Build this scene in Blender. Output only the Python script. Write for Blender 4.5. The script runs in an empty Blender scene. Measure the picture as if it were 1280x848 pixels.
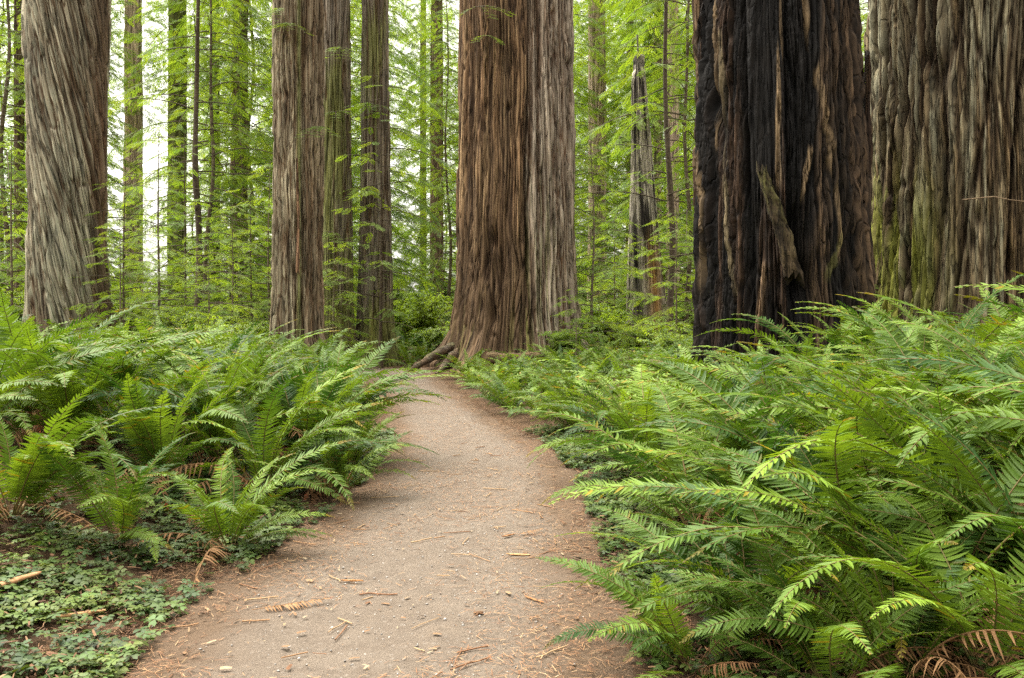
import bpy, math, random
import numpy as np
from mathutils import Vector, Matrix, Euler

scene = bpy.context.scene
COL = scene.collection
rad = math.radians
FPX, EYE, HOR = 1066.7, 1.5, 398.0          # focal length in 1280-pixels, eye height, horizon row of the photo


# ------------------------------------------------------------------ noise
def pnoise(p, seed=0):
    rs = np.random.RandomState(seed)
    perm = rs.permutation(256)
    g = rs.normal(size=(256, 3)); g /= np.linalg.norm(g, axis=1)[:, None]
    i = np.floor(p).astype(np.int64); f = p - i
    u = f * f * f * (f * (f * 6 - 15) + 10)
    out = np.zeros(len(p))
    for dx in (0, 1):
        for dy in (0, 1):
            for dz in (0, 1):
                h = perm[(perm[(perm[(i[:, 0] + dx) & 255] + i[:, 1] + dy) & 255] + i[:, 2] + dz) & 255]
                d = ((f - np.array([dx, dy, dz])) * g[h]).sum(1)
                w = (u[:, 0] if dx else 1 - u[:, 0]) * (u[:, 1] if dy else 1 - u[:, 1]) * (u[:, 2] if dz else 1 - u[:, 2])
                out += w * d
    return out * 1.5


def cells(p, seed=0):
    """nearest-cell random value and distance to the cell border"""
    rs = np.random.RandomState(seed); perm = rs.permutation(256); jit = rs.uniform(0.1, 0.9, (256, 3)); val = rs.uniform(size=256)
    i = np.floor(p).astype(np.int64); f = p - i
    d1 = np.full(len(p), 9.0); d2 = np.full(len(p), 9.0); v = np.zeros(len(p))
    for dx in (-1, 0, 1):
        hx = perm[(i[:, 0] + dx) & 255]
        for dy in (-1, 0, 1):
            hy = perm[(hx + i[:, 1] + dy) & 255]
            for dz in (-1, 0, 1):
                h = perm[(hy + i[:, 2] + dz) & 255]
                e = jit[h] + np.array([dx, dy, dz]) - f
                d = np.sqrt((e * e).sum(1))
                near = d < d1
                d2 = np.where(near, d1, np.minimum(d2, d)); v = np.where(near, val[h], v); d1 = np.where(near, d, d1)
    return v, d2 - d1


def noise2(x, y, seed=0, s=1.0):
    x = np.asarray(x, float); y = np.asarray(y, float)
    sh = np.broadcast(x, y).shape
    p = np.stack([np.broadcast_to(x, sh).ravel() * s, np.broadcast_to(y, sh).ravel() * s, np.full(int(np.prod(sh)) if sh else 1, 0.37)], 1)
    return pnoise(p, seed).reshape(sh)


def sstep(a, b, x):
    t = np.clip((np.asarray(x, float) - a) / (b - a), 0, 1)
    return t * t * (3 - 2 * t)


# ------------------------------------------------------------------ the lie of the land
_PD = [0.0, 2.5, 3.56, 4.55, 6.35, 7.9, 9.9, 13.1, 17.4, 21.5, 24.5, 27, 31, 40]
_PL = [-1.75, -1.75, -1.73, -1.75, -1.5, -1.42, -1.5, -1.86, -2.66, -3.75, -5.2, -7.5, -13, -24]
_PR = [0.5, 0.5, 0.52, 0.53, 0.55, 0.56, 0.42, -0.36, -1.15, -1.9, -2.9, -4.8, -9.5, -20]


def path_edges(y):
    return np.interp(y, _PD, _PL), np.interp(y, _PD, _PR)


def ground_z(x, y):
    x = np.asarray(x, float); y = np.asarray(y, float)
    l, r = path_edges(y)
    fade = 1 - 0.65 * sstep(10, 20, y)
    zr = 0.74 * sstep(0.1, 4.2, x - r) * fade
    zl = 0.54 * sstep(0.0, 2.8, l - x)
    far = 0.9 * sstep(26, 60, y)
    off = np.clip(np.maximum(x - r, l - x), 0, 1)
    b = 0.05 * noise2(x, y, 3, 0.9) * off + 0.10 * noise2(x, y, 4, 0.22) * off
    mound = 0.30 * np.exp(-(((x + 0.6) / 2.4) ** 2 + ((y - 23.3) / 1.6) ** 2))
    return zr + zl + far + b + mound + 0.006 * noise2(x, y, 9, 2.5)


# ------------------------------------------------------------------ mesh building
class Geo:
    def __init__(self):
        self.v, self.f, self.m, self.c, self.n = [], [], [], [], 0

    def add(self, v, f, mat=0, col=None):
        v = np.asarray(v, float).reshape(-1, 3); f = np.asarray(f, np.int64)
        self.v.append(v); self.f.append(f + self.n); self.m.append(np.full(len(f), mat))
        self.c.append(np.ones((len(v), 3)) if col is None else np.broadcast_to(np.asarray(col, float), (len(v), 3)))
        self.n += len(v)

    def inst(self, tv, tf, M, T, mat=0, col=None):
        """copies of a template (tv, tf) with matrices M (k,3,3) and places T (k,3)"""
        M = np.asarray(M, float); T = np.asarray(T, float); k = len(T)
        if k == 0: return
        v = np.einsum('kij,nj->kni', M, tv) + T[:, None, :]
        f = tf[None] + (np.arange(k) * len(tv))[:, None, None]
        c = None
        if col is not None:
            c = np.repeat(np.asarray(col, float), len(tv), axis=0)
        self.add(v.reshape(-1, 3), f.reshape(-1, tf.shape[1]), mat, c)

    def mesh(self, name, mats, smooth=True, color=True, extra=None):
        me = bpy.data.meshes.new(name)
        v = np.concatenate(self.v)
        nl = [f.shape[1] for f in self.f for _ in (0,)]
        me.vertices.add(len(v)); me.vertices.foreach_set('co', v.astype(np.float32).ravel())
        loops = np.concatenate([f.ravel() for f in self.f])
        sizes = np.concatenate([np.full(len(f), f.shape[1]) for f in self.f])
        starts = np.concatenate([[0], np.cumsum(sizes)[:-1]])
        me.loops.add(len(loops)); me.loops.foreach_set('vertex_index', loops.astype(np.int32))
        me.polygons.add(len(sizes))
        me.polygons.foreach_set('loop_start', starts.astype(np.int32))
        me.polygons.foreach_set('loop_total', sizes.astype(np.int32))
        me.polygons.foreach_set('material_index', np.concatenate(self.m).astype(np.int32))
        if smooth: me.polygons.foreach_set('use_smooth', np.ones(len(sizes), bool))
        for m in mats: me.materials.append(m)
        if color:
            a = me.attributes.new('tint', 'FLOAT_COLOR', 'POINT')
            c = np.concatenate(self.c); c = np.concatenate([c, np.ones((len(c), 1))], 1)
            a.data.foreach_set('color', c.astype(np.float32).ravel())
        if extra is not None:
            for k, arr in extra.items():
                a = me.attributes.new(k, 'FLOAT_VECTOR', 'POINT')
                a.data.foreach_set('vector', np.asarray(arr, np.float32).ravel())
        me.update(calc_edges=True)
        return me

    def build(self, name, mats, parent=None, **k):
        return link(name, self.mesh(name, mats, **k), parent)


def link(name, data, parent=None, loc=None, rot=None, scale=None):
    o = bpy.data.objects.new(name, data); COL.objects.link(o)
    if parent is not None: o.parent = parent
    if loc is not None: o.location = loc
    if rot is not None: o.rotation_euler = rot
    if scale is not None: o.scale = (scale,) * 3 if isinstance(scale, (int, float)) else scale
    return o


def tag(o, label=None, cat=None, group=None, kind=None):
    if label: o['label'] = label
    if cat: o['category'] = cat
    if group: o['group'] = group
    if kind: o['kind'] = kind
    return o


def thing(name, loc, label, cat, group=None, rz=0.0):
    return tag(link(name, None, None, loc, (0, 0, rz)), label, cat, group)


def tube(pts, radii, sides=5):
    pts = np.asarray(pts, float); n = len(pts)
    t = np.gradient(pts, axis=0); t /= np.linalg.norm(t, axis=1)[:, None] + 1e-9
    up = np.array([0.0, 0, 1]) if abs(t[0, 2]) < 0.8 else np.array([1.0, 0, 0])
    a = np.cross(t, up); a /= np.linalg.norm(a, axis=1)[:, None] + 1e-9
    b = np.cross(t, a)
    ang = np.arange(sides) / sides * 2 * np.pi
    r = np.asarray(radii, float)[:, None, None]
    v = pts[:, None] + r * (np.cos(ang)[None, :, None] * a[:, None] + np.sin(ang)[None, :, None] * b[:, None])
    i = np.arange(n - 1)[:, None]; j = np.arange(sides)[None]
    q = np.stack([i * sides + j, i * sides + (j + 1) % sides, (i + 1) * sides + (j + 1) % sides, (i + 1) * sides + j], -1).reshape(-1, 4)
    return v.reshape(-1, 3), q


def frames(d, up, rs=None):
    """matrices whose x axis is d and whose z axis is near up"""
    d = d / (np.linalg.norm(d, axis=1)[:, None] + 1e-9)
    y = np.cross(up, d); y /= np.linalg.norm(y, axis=1)[:, None] + 1e-9
    z = np.cross(d, y)
    return np.stack([d, y, z], 2)


# ------------------------------------------------------------------ materials
def new_mat(name):
    m = bpy.data.materials.new(name); m.use_nodes = True
    nt = m.node_tree; nt.nodes.clear()
    return m, nt


def N(nt, typ, **kw):
    n = nt.nodes.new(typ)
    for k, v in kw.items():
        if k.startswith('i_'):
            key = k[2:]
            n.inputs[int(key) if key.isdigit() else key.replace('_', ' ')].default_value = v
        else: setattr(n, k, v)
    return n


def mixc(nt, fac, a, b, mode='MIX'):
    n = nt.nodes.new('ShaderNodeMix'); n.data_type = 'RGBA'; n.blend_type = mode
    for sock, val in ((n.inputs[0], fac), (n.inputs[6], a), (n.inputs[7], b)):
        if isinstance(val, bpy.types.NodeSocket): nt.links.new(val, sock)
        elif isinstance(val, (int, float)): sock.default_value = val
        else: sock.default_value = (*val, 1)
    return n.outputs[2]


def maprange(nt, val, a, b, c, d):
    n = N(nt, 'ShaderNodeMapRange'); nt.links.new(val, n.inputs[0])
    for k, x in zip((1, 2, 3, 4), (a, b, c, d)): n.inputs[k].default_value = x
    return n.outputs[0]


def out(nt, shader):
    o = N(nt, 'ShaderNodeOutputMaterial'); nt.links.new(shader, o.inputs[0])


def leaf_mat(name, dark, light, trans=0.4, rough=0.45, spec=0.4, tcol=None, objrand=0.35, noise_scale=0.6):
    m, nt = new_mat(name)
    inf = N(nt, 'ShaderNodeObjectInfo')
    at = N(nt, 'ShaderNodeAttribute', attribute_name='tint')
    geo = N(nt, 'ShaderNodeNewGeometry')
    nz = N(nt, 'ShaderNodeTexNoise', i_Scale=noise_scale, i_Detail=2.0)
    nt.links.new(geo.outputs['Position'], nz.inputs['Vector'])
    f = N(nt, 'ShaderNodeMath', operation='MULTIPLY_ADD'); nt.links.new(inf.outputs['Random'], f.inputs[0])
    f.inputs[1].default_value = objrand
    nm = maprange(nt, nz.outputs[0], 0.36, 0.68, -0.12, 1.0 - objrand); nt.links.new(nm, f.inputs[2])
    base = mixc(nt, f.outputs[0], dark, light)
    base = mixc(nt, 1.0, base, at.outputs['Color'], 'MULTIPLY')
    p = N(nt, 'ShaderNodeBsdfPrincipled', i_Roughness=rough)
    p.inputs['Specular IOR Level'].default_value = spec
    nt.links.new(base, p.inputs['Base Color'])
    t = N(nt, 'ShaderNodeBsdfTranslucent')
    tc = mixc(nt, 1.0, base, tcol or (1.35, 1.25, 0.5), 'MULTIPLY')
    nt.links.new(tc, t.inputs[0])
    mx = N(nt, 'ShaderNodeMixShader'); mx.inputs[0].default_value = trans
    nt.links.new(p.outputs[0], mx.inputs[1]); nt.links.new(t.outputs[0], mx.inputs[2])
    out(nt, mx.outputs[0])
    return m


def bark_mat(name, fib=(30, 30, 1.5), bump=0.018, rough=0.9, contrast=0.5, sat=1.0):
    """colour from the 'tint' attribute (where strips, lichen and char lie), fibres from the 'fib' coordinate"""
    m, nt = new_mat(name)
    at = N(nt, 'ShaderNodeAttribute', attribute_name='tint')
    fb = N(nt, 'ShaderNodeAttribute', attribute_name='fib')
    mp = N(nt, 'ShaderNodeMapping'); mp.inputs['Scale'].default_value = fib
    nt.links.new(fb.outputs['Vector'], mp.inputs['Vector'])
    n1 = N(nt, 'ShaderNodeTexNoise', i_Scale=1.0, i_Detail=4.0, i_Roughness=0.62); nt.links.new(mp.outputs[0], n1.inputs['Vector'])
    mp2 = N(nt, 'ShaderNodeMapping'); mp2.inputs['Scale'].default_value = (fib[0] * 0.28, fib[1] * 0.28, fib[2] * 0.9)
    nt.links.new(fb.outputs['Vector'], mp2.inputs['Vector'])
    n2 = N(nt, 'ShaderNodeTexNoise', i_Scale=1.0, i_Detail=5.0, i_Roughness=0.7, i_Distortion=0.6); nt.links.new(mp2.outputs[0], n2.inputs['Vector'])
    v = maprange(nt, n1.outputs[0], 0.3, 0.7, 1 - contrast, 1 + contrast)
    g = mixc(nt, 1.0, at.outputs['Color'], v, 'MULTIPLY')
    v2 = maprange(nt, n2.outputs[0], 0.34, 0.66, 0.62, 1.35)
    g = mixc(nt, 1.0, g, v2, 'MULTIPLY')
    mp3 = N(nt, 'ShaderNodeMapping'); mp3.inputs['Scale'].default_value = (fib[0] * 0.62, fib[1] * 0.62, fib[2] * 0.8)
    nt.links.new(fb.outputs['Vector'], mp3.inputs['Vector'])
    n3 = N(nt, 'ShaderNodeTexNoise', i_Scale=1.0, i_Detail=2.0, i_Roughness=0.5, i_Distortion=0.3); nt.links.new(mp3.outputs[0], n3.inputs['Vector'])
    df = N(nt, 'ShaderNodeMath', operation='SUBTRACT'); nt.links.new(n3.outputs[0], df.inputs[0]); df.inputs[1].default_value = 0.5
    ab = N(nt, 'ShaderNodeMath', operation='ABSOLUTE'); nt.links.new(df.outputs[0], ab.inputs[0])
    ck = maprange(nt, ab.outputs[0], 0.004, 0.035, 0.0, 1.0)                      # fine splits between fibres
    g = mixc(nt, 1.0, g, maprange(nt, ck, 0, 1, 0.45, 1.12), 'MULTIPLY')
    ad = N(nt, 'ShaderNodeMath', operation='MULTIPLY_ADD'); nt.links.new(n2.outputs[0], ad.inputs[0]); ad.inputs[1].default_value = 1.5
    nt.links.new(n1.outputs[0], ad.inputs[2])
    ad2 = N(nt, 'ShaderNodeMath', operation='ADD'); nt.links.new(ad.outputs[0], ad2.inputs[0]); nt.links.new(ck, ad2.inputs[1]); ad = ad2
    b = N(nt, 'ShaderNodeBump', i_Strength=0.9, i_Distance=bump); nt.links.new(ad.outputs[0], b.inputs['Height'])
    p = N(nt, 'ShaderNodeBsdfPrincipled', i_Roughness=rough); p.inputs['Specular IOR Level'].default_value = 0.2
    nt.links.new(g, p.inputs['Base Color']); nt.links.new(b.outputs[0], p.inputs['Normal'])
    out(nt, p.outputs[0])
    return m


def simple_mat(name, c1, c2, scale=20.0, rough=0.85, bump=0.004, spec=0.25, attr=True):
    m, nt = new_mat(name)
    tc = N(nt, 'ShaderNodeNewGeometry')
    nz = N(nt, 'ShaderNodeTexNoise', i_Scale=scale, i_Detail=4.0, i_Roughness=0.6); nt.links.new(tc.outputs['Position'], nz.inputs['Vector'])
    f = maprange(nt, nz.outputs[0], 0.35, 0.65, 0, 1)
    c = mixc(nt, f, c1, c2)
    if attr:
        at = N(nt, 'ShaderNodeAttribute', attribute_name='tint'); c = mixc(nt, 1.0, c, at.outputs['Color'], 'MULTIPLY')
    p = N(nt, 'ShaderNodeBsdfPrincipled', i_Roughness=rough); p.inputs['Specular IOR Level'].default_value = spec
    nt.links.new(c, p.inputs['Base Color'])
    if bump:
        b = N(nt, 'ShaderNodeBump', i_Strength=0.8, i_Distance=bump); nt.links.new(nz.outputs[0], b.inputs['Height'])
        nt.links.new(b.outputs[0], p.inputs['Normal'])
    out(nt, p.outputs[0])
    return m


def soil_mat():
    m, nt = new_mat('soil_duff')
    g = N(nt, 'ShaderNodeNewGeometry')
    n1 = N(nt, 'ShaderNodeTexNoise', i_Scale=1.7, i_Detail=5.0); n2 = N(nt, 'ShaderNodeTexNoise', i_Scale=38.0, i_Detail=6.0, i_Roughness=0.7)
    for n in (n1, n2): nt.links.new(g.outputs['Position'], n.inputs['Vector'])
    c = mixc(nt, maprange(nt, n1.outputs[0], 0.35, 0.65, 0, 1), (0.045, 0.030, 0.019), (0.090, 0.058, 0.035))
    c = mixc(nt, maprange(nt, n2.outputs[0], 0.4, 0.65, 0, 0.8), c, (0.14, 0.085, 0.048))
    p = N(nt, 'ShaderNodeBsdfPrincipled', i_Roughness=0.95); nt.links.new(c, p.inputs['Base Color']); p.inputs['Specular IOR Level'].default_value = 0.1
    b = N(nt, 'ShaderNodeBump', i_Strength=1.0, i_Distance=0.03); nt.links.new(n2.outputs[0], b.inputs['Height']); nt.links.new(b.outputs[0], p.inputs['Normal'])
    out(nt, p.outputs[0]); return m


def trail_mat():
    m, nt = new_mat('trail_dirt')
    g = N(nt, 'ShaderNodeNewGeometry')
    at = N(nt, 'ShaderNodeAttribute', attribute_name='tint')          # red channel: 0 trodden middle .. 1 littered edge
    sep = N(nt, 'ShaderNodeSeparateColor'); nt.links.new(at.outputs['Color'], sep.inputs[0])
    def nz(s, d=5.0, r=0.6):
        n = N(nt, 'ShaderNodeTexNoise', i_Scale=s, i_Detail=d, i_Roughness=r); nt.links.new(g.outputs['Position'], n.inputs['Vector']); return n.outputs[0]
    big, mid, fine = nz(0.9), nz(6.0, 6.0, 0.65), nz(60.0, 5.0, 0.7)
    vor = N(nt, 'ShaderNodeTexVoronoi', i_Scale=75.0); nt.links.new(g.outputs['Position'], vor.inputs['Vector'])
    c = mixc(nt, maprange(nt, mid, 0.3, 0.7, 0, 1), (0.110, 0.087, 0.067), (0.156, 0.129, 0.102))
    c = mixc(nt, maprange(nt, vor.outputs['Color'], 0.80, 0.97, 0.0, 0.35), c, (0.27, 0.245, 0.215))     # grit
    ed = N(nt, 'ShaderNodeMath', operation='MULTIPLY_ADD'); nt.links.new(mid, ed.inputs[0]); ed.inputs[1].default_value = 0.9
    nt.links.new(sep.outputs[0], ed.inputs[2])
    bg = N(nt, 'ShaderNodeMath', operation='MULTIPLY_ADD'); nt.links.new(big, bg.inputs[0]); bg.inputs[1].default_value = 0.8; nt.links.new(ed.outputs[0], bg.inputs[2])
    c = mixc(nt, maprange(nt, bg.outputs[0], 0.85, 1.6, 0, 0.9), c, (0.098, 0.066, 0.042))                # needle duff
    c = mixc(nt, maprange(nt, fine, 0.36, 0.66, 0.0, 0.55), c, mixc(nt, 1.0, c, (1.25, 1.2, 1.15), 'MULTIPLY'))
    c = mixc(nt, maprange(nt, fine, 0.30, 0.46, 0.6, 0.0), c, mixc(nt, 1.0, c, (0.72, 0.70, 0.68), 'MULTIPLY'))
    p = N(nt, 'ShaderNodeBsdfPrincipled', i_Roughness=0.93); nt.links.new(c, p.inputs['Base Color']); p.inputs['Specular IOR Level'].default_value = 0.12
    ad = N(nt, 'ShaderNodeMath', operation='MULTIPLY_ADD'); nt.links.new(mid, ad.inputs[0]); ad.inputs[1].default_value = 1.8; nt.links.new(fine, ad.inputs[2])
    b = N(nt, 'ShaderNodeBump', i_Strength=1.0, i_Distance=0.014); nt.links.new(ad.outputs[0], b.inputs['Height']); nt.links.new(b.outputs[0], p.inputs['Normal'])
    out(nt, p.outputs[0]); return m


M_SOIL, M_TRAIL = soil_mat(), trail_mat()
M_BARK = bark_mat('redwood_bark')
M_BARK_FAR = bark_mat('distant_bark', fib=(14, 14, 0.9), bump=0.03, contrast=0.4)
M_BARK_MID = bark_mat('redwood_bark_weathered', fib=(19, 19, 0.75), bump=0.026, contrast=0.5)
M_CHAR = bark_mat('charred_wood', fib=(30, 30, 1.8), bump=0.02, rough=0.8, contrast=0.6)
M_FERN = leaf_mat('fern_green', (0.024, 0.066, 0.010), (0.168, 0.262, 0.022), trans=0.32, rough=0.52, spec=0.22, objrand=0.6, noise_scale=1.2)
M_RIB = simple_mat('fern_rib', (0.10, 0.10, 0.025), (0.16, 0.10, 0.04), 8.0, 0.6, 0)
M_DEAD = leaf_mat('dead_fern', (0.17, 0.085, 0.038), (0.36, 0.21, 0.105), trans=0.2, rough=0.8, spec=0.15, tcol=(1.1, 1.0, 0.8), objrand=0.6)
M_SPRAY = leaf_mat('conifer_spray', (0.105, 0.185, 0.026), (0.255, 0.36, 0.050), trans=0.55, rough=0.6, spec=0.25, objrand=0.30, noise_scale=0.45)
M_SHRUB = leaf_mat('shrub_leaf', (0.105, 0.18, 0.022), (0.26, 0.36, 0.042), trans=0.5, rough=0.5, spec=0.35, objrand=0.4, noise_scale=1.0)
M_SORREL = leaf_mat('sorrel_leaf', (0.036, 0.068, 0.011), (0.090, 0.135, 0.022), trans=0.25, rough=0.55, spec=0.35, objrand=0.0, noise_scale=2.0)
M_TWIG = simple_mat('twig_bark', (0.045, 0.032, 0.022), (0.11, 0.085, 0.055), 15.0, 0.9, 0.004)
M_STEM = simple_mat('conifer_stem', (0.09, 0.07, 0.048), (0.19, 0.15, 0.105), 12.0, 0.9, 0.01)
M_LITTER = simple_mat('dry_litter', (0.8, 0.8, 0.8), (1.2, 1.2, 1.2), 60.0, 0.85, 0)
M_STONE = simple_mat('path_stone', (0.26, 0.25, 0.235), (0.40, 0.385, 0.36), 40.0, 0.8, 0.002)
M_WOOD = simple_mat('split_wood', (0.24, 0.12, 0.05), (0.40, 0.23, 0.11), 30.0, 0.8, 0.004)
M_MOSS = simple_mat('moss', (0.06, 0.075, 0.015), (0.13, 0.14, 0.03), 25.0, 0.95, 0.02, 0.05)

# ------------------------------------------------------------------ ground and path
def warp_axis(a, b, n, c, p=2.2):
    t = np.linspace(-1, 1, n); s = np.sign(t) * np.abs(t) ** p
    return np.where(s < 0, c + s * (c - a), c + s * (b - c))


def ground():
    xs = warp_axis(-260, 260, 260, -0.5, 2.6)
    ys = np.concatenate([np.linspace(-20, 1.5, 15), np.linspace(2, 34, 200), 34 + np.linspace(0, 1, 80)[1:] ** 2 * 330])
    X, Y = np.meshgrid(xs, ys)
    l, r = path_edges(Y)
    inside = sstep(0.0, 0.12, np.minimum(X - l, r - X))
    Z = ground_z(X, Y) - 0.03 * inside
    g = Geo(); ny, nx = X.shape
    i = np.arange(ny - 1)[:, None]; j = np.arange(nx - 1)[None]
    q = np.stack([i * nx + j, i * nx + j + 1, (i + 1) * nx + j + 1, (i + 1) * nx + j], -1).reshape(-1, 4)
    g.add(np.stack([X, Y, Z], -1), q)
    tag(g.build('ground', [M_SOIL]), 'brown forest floor under the ferns and trees', kind='structure')

    ys = np.concatenate([np.linspace(-6, 2.5, 10)[:-1], np.linspace(2.5, 14, 330), np.linspace(14.05, 38, 200)])
    u = np.linspace(-0.06, 1.06, 90)
    Y, U = np.meshgrid(ys, u, indexing='ij')
    l, r = path_edges(Y)
    le = l + 0.16 * noise2(Y, 0 * Y, 11, 1.3) + 0.07 * noise2(Y, 0 * Y, 12, 5)
    re = r + 0.13 * noise2(Y, 0 * Y + 5, 13, 1.3) + 0.06 * noise2(Y, 0 * Y, 14, 5)
    X = le + (re - le) * U
    d = np.minimum(U, 1 - U)
    Z = ground_z(X, Y) + 0.004 + 0.010 * noise2(X, Y, 21, 3.0) + 0.006 * noise2(X, Y, 22, 9.0) + 0.004 * noise2(X, Y, 23, 24.0) - 0.03 * sstep(0.0, -0.06, d)
    edge = 1 - sstep(0.0, 0.30, d)
    g = Geo(); ny, nx = X.shape
    i = np.arange(ny - 1)[:, None]; j = np.arange(nx - 1)[None]
    q = np.stack([i * nx + j, i * nx + j + 1, (i + 1) * nx + j + 1, (i + 1) * nx + j], -1).reshape(-1, 4)
    g.add(np.stack([X, Y, Z], -1), q, 0, np.stack([edge, edge, edge], -1).reshape(-1, 3))
    tag(g.build('path', [M_TRAIL]), 'trodden dirt footpath curving left between the ferns', kind='structure')


ground()

# ------------------------------------------------------------------ big trunks
BROWN = np.array([0.148, 0.096, 0.055]); ORANGE = np.array([0.195, 0.118, 0.062]); GREY = np.array([0.265, 0.238, 0.190])
REDBR = np.array([0.150, 0.086, 0.050]); MOSS = np.array([0.115, 0.125, 0.028]); CHAR = np.array([0.0060, 0.0050, 0.0042])
DARKBR = np.array([0.060, 0.034, 0.020]); TAN = np.array([0.27, 0.185, 0.10]); LICH = np.array([0.25, 0.26, 0.19])


def lerp(a, b, f): return a * (1 - f[..., None]) + b * f[..., None]


def trunk_mesh(name, cx, d, prof, ztop, ncol, dz, seed, twist=0.0, flute=0.10, ridge=0.045, ridge_f=5.0, stretch=0.06, fine=0.018,
               flare=0.5, flare_h=0.9, lobes=5, lean=0.0, plate=0.0, plate_f=7.0, plate_s=0.09, wz=0.13, strip=0.0, strip_f=15.0, strip_s=0.055, shred=0.0, butt=(), paint=None, mat=None, zb=-0.35, detail=True, vis=None):
    """Trunk standing at (cx, d); vertices are relative to its base. prof: (height, radius) pairs."""
    t = np.linspace(-1, 1, ncol, endpoint=False)
    th = np.pi * (0.6 * t + 0.4 * t ** 3)
    vis = vis or ztop
    zs = np.concatenate([np.arange(zb, vis, dz), np.linspace(vis, ztop, max(2, int((ztop - vis) / 0.4)) + 1)]) if ztop > vis + 0.5 else np.arange(zb, ztop + dz, dz)
    Z, TH = np.meshgrid(zs, th, indexing='ij')
    r = np.interp(Z, [p[0] for p in prof], [p[1] for p in prof])
    r0 = float(np.interp(2.0, [p[0] for p in prof], [p[1] for p in prof]))
    def cyl(phi, f, s, off=0.0):
        return np.stack([np.sin(phi) * r0 * f + off, -np.cos(phi) * r0 * f, Z * f * s], -1).reshape(-1, 3)
    phi = TH + twist * Z
    phi = phi + 0.10 / r0 * pnoise(cyl(phi, 1.6, 0.22), seed + 7).reshape(Z.shape)
    lob = pnoise(cyl(TH, lobes / (2 * np.pi * r0) * 1.6, 0.02), seed + 1).reshape(Z.shape)
    fl = np.exp(-np.clip(Z, -0.4, None) / flare_h)
    rr = r * (1 + flute * pnoise(cyl(phi, 1.1, 0.05), seed + 2).reshape(Z.shape) * 1.6) + flare * fl * (0.45 + 1.1 * np.clip(lob, -0.4, 1))
    for (bt, bw, ba, bh) in butt:
        da = np.arctan2(np.sin(TH - bt), np.cos(TH - bt)); rr = rr + ba * np.exp(-(da / bw) ** 2) * (1 + 0.35 * pnoise(cyl(TH, 3.0, 0.6), seed + 50).reshape(Z.shape)) * np.exp(-np.clip(Z, -0.1, None) / bh)
    n1 = pnoise(cyl(phi, ridge_f, stretch), seed + 3).reshape(Z.shape)
    n2 = pnoise(cyl(phi, ridge_f * 2.3, stretch * 0.8), seed + 4).reshape(Z.shape)
    n3 = pnoise(cyl(phi, ridge_f * 4.0, stretch * 2.2), seed + 5).reshape(Z.shape)
    g1 = np.exp(-(n1 / 0.13) ** 2); g2 = np.exp(-(n2 / 0.16) ** 2)
    disp = -ridge * g1 - fine * g2 + fine * 0.8 * n3 + ridge * 0.5 * n1
    big = pnoise(cyl(phi, 0.9, 0.3), seed + 6).reshape(Z.shape)
    pv = np.full(Z.shape, 0.5); pe = np.ones(Z.shape)
    if plate > 0:
        q_ = cyl(phi, plate_f, plate_s)
        wq = np.stack([pnoise(cyl(phi, plate_f * 0.8, wz, 3.0 * k), seed + 20 + k) for k in range(3)], 1)
        wf = np.stack([pnoise(cyl(phi, plate_f * 3.2, 0.10, 5.0 * k), seed + 30 + k) for k in range(2)] + [np.zeros(Z.size)], 1)
        a, b_ = cells(q_ + 0.55 * wq + 0.22 * wf, seed + 8); pv = a.reshape(Z.shape); pe = b_.reshape(Z.shape)
        crack = np.exp(-(pe / 0.075) ** 2)
        disp = disp + plate * (pv - 0.55) * sstep(0.0, 0.07, pe) - plate * 0.55 * crack
        g1 = np.maximum(g1 * 0.8, crack)
    col = np.broadcast_to(BROWN, Z.shape + (3,)).copy()
    sv = np.full(Z.shape, 0.5)
    if strip > 0:
        q2 = cyl(phi, strip_f, strip_s); w2 = np.stack([pnoise(cyl(phi, strip_f * 0.7, 0.09, 4.0 * k), seed + 60 + k) for k in range(2)] + [pnoise(cyl(phi, strip_f, 0.02), seed + 63)], 1)
        a, b_ = cells(q2 + 0.5 * w2, seed + 64); sv = a.reshape(Z.shape); ck2 = np.exp(-(b_.reshape(Z.shape) / 0.11) ** 2)
        disp = disp + strip * (sv - 0.5) * sstep(0.0, 0.08, b_.reshape(Z.shape)) - strip * 0.8 * ck2; g1 = np.maximum(g1, 0.75 * ck2)
    if shred > 0:
        sh_ = pnoise(cyl(phi, 20.0, 0.035), seed + 40).reshape(Z.shape); disp = disp - shred * np.abs(sh_) * 2 + shred * 0.6
    f = dict(pv=pv, pe=pe, TH=TH, Z=Z, n1=n1, n2=n2, n3=n3, g1=g1, g2=g2, big=big, cyl=cyl, phi=phi, r0=r0, seed=seed)
    x0 = cx + np.sin(TH) * rr; y0 = d - np.cos(TH) * rr
    f['PX'] = 640 + FPX * x0 / y0; f['PY'] = HOR - FPX * (Z + f_base(cx, d) - EYE) / y0
    if paint: col, disp = paint(f, col, disp)
    col = col * ((1.0 + 0.42 * sv) if strip > 0 else np.full(Z.shape, 1.0))[..., None]
    rr = np.maximum(rr + disp, 0.03)
    X = np.sin(TH) * rr + lean * Z; Y = -np.cos(TH) * rr
    g = Geo(); ny, nx = Z.shape
    i = np.arange(ny - 1)[:, None]; j = np.arange(nx)[None]
    q = np.stack([i * nx + j, i * nx + (j + 1) % nx, (i + 1) * nx + (j + 1) % nx, (i + 1) * nx + j], -1).reshape(-1, 4)
    g.add(np.stack([X, Y, Z], -1), q, 0, col.reshape(-1, 3))
    fib = np.stack([np.sin(phi) * r0, -np.cos(phi) * r0, Z], -1).reshape(-1, 3)
    return g.mesh(name, [mat or M_BARK], extra={'fib': fib})


def f_base(cx, d): return float(ground_z(cx, d))


TRUNKS = []           # (x, y, r): keep ferns and shrubs out of the wood


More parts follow.
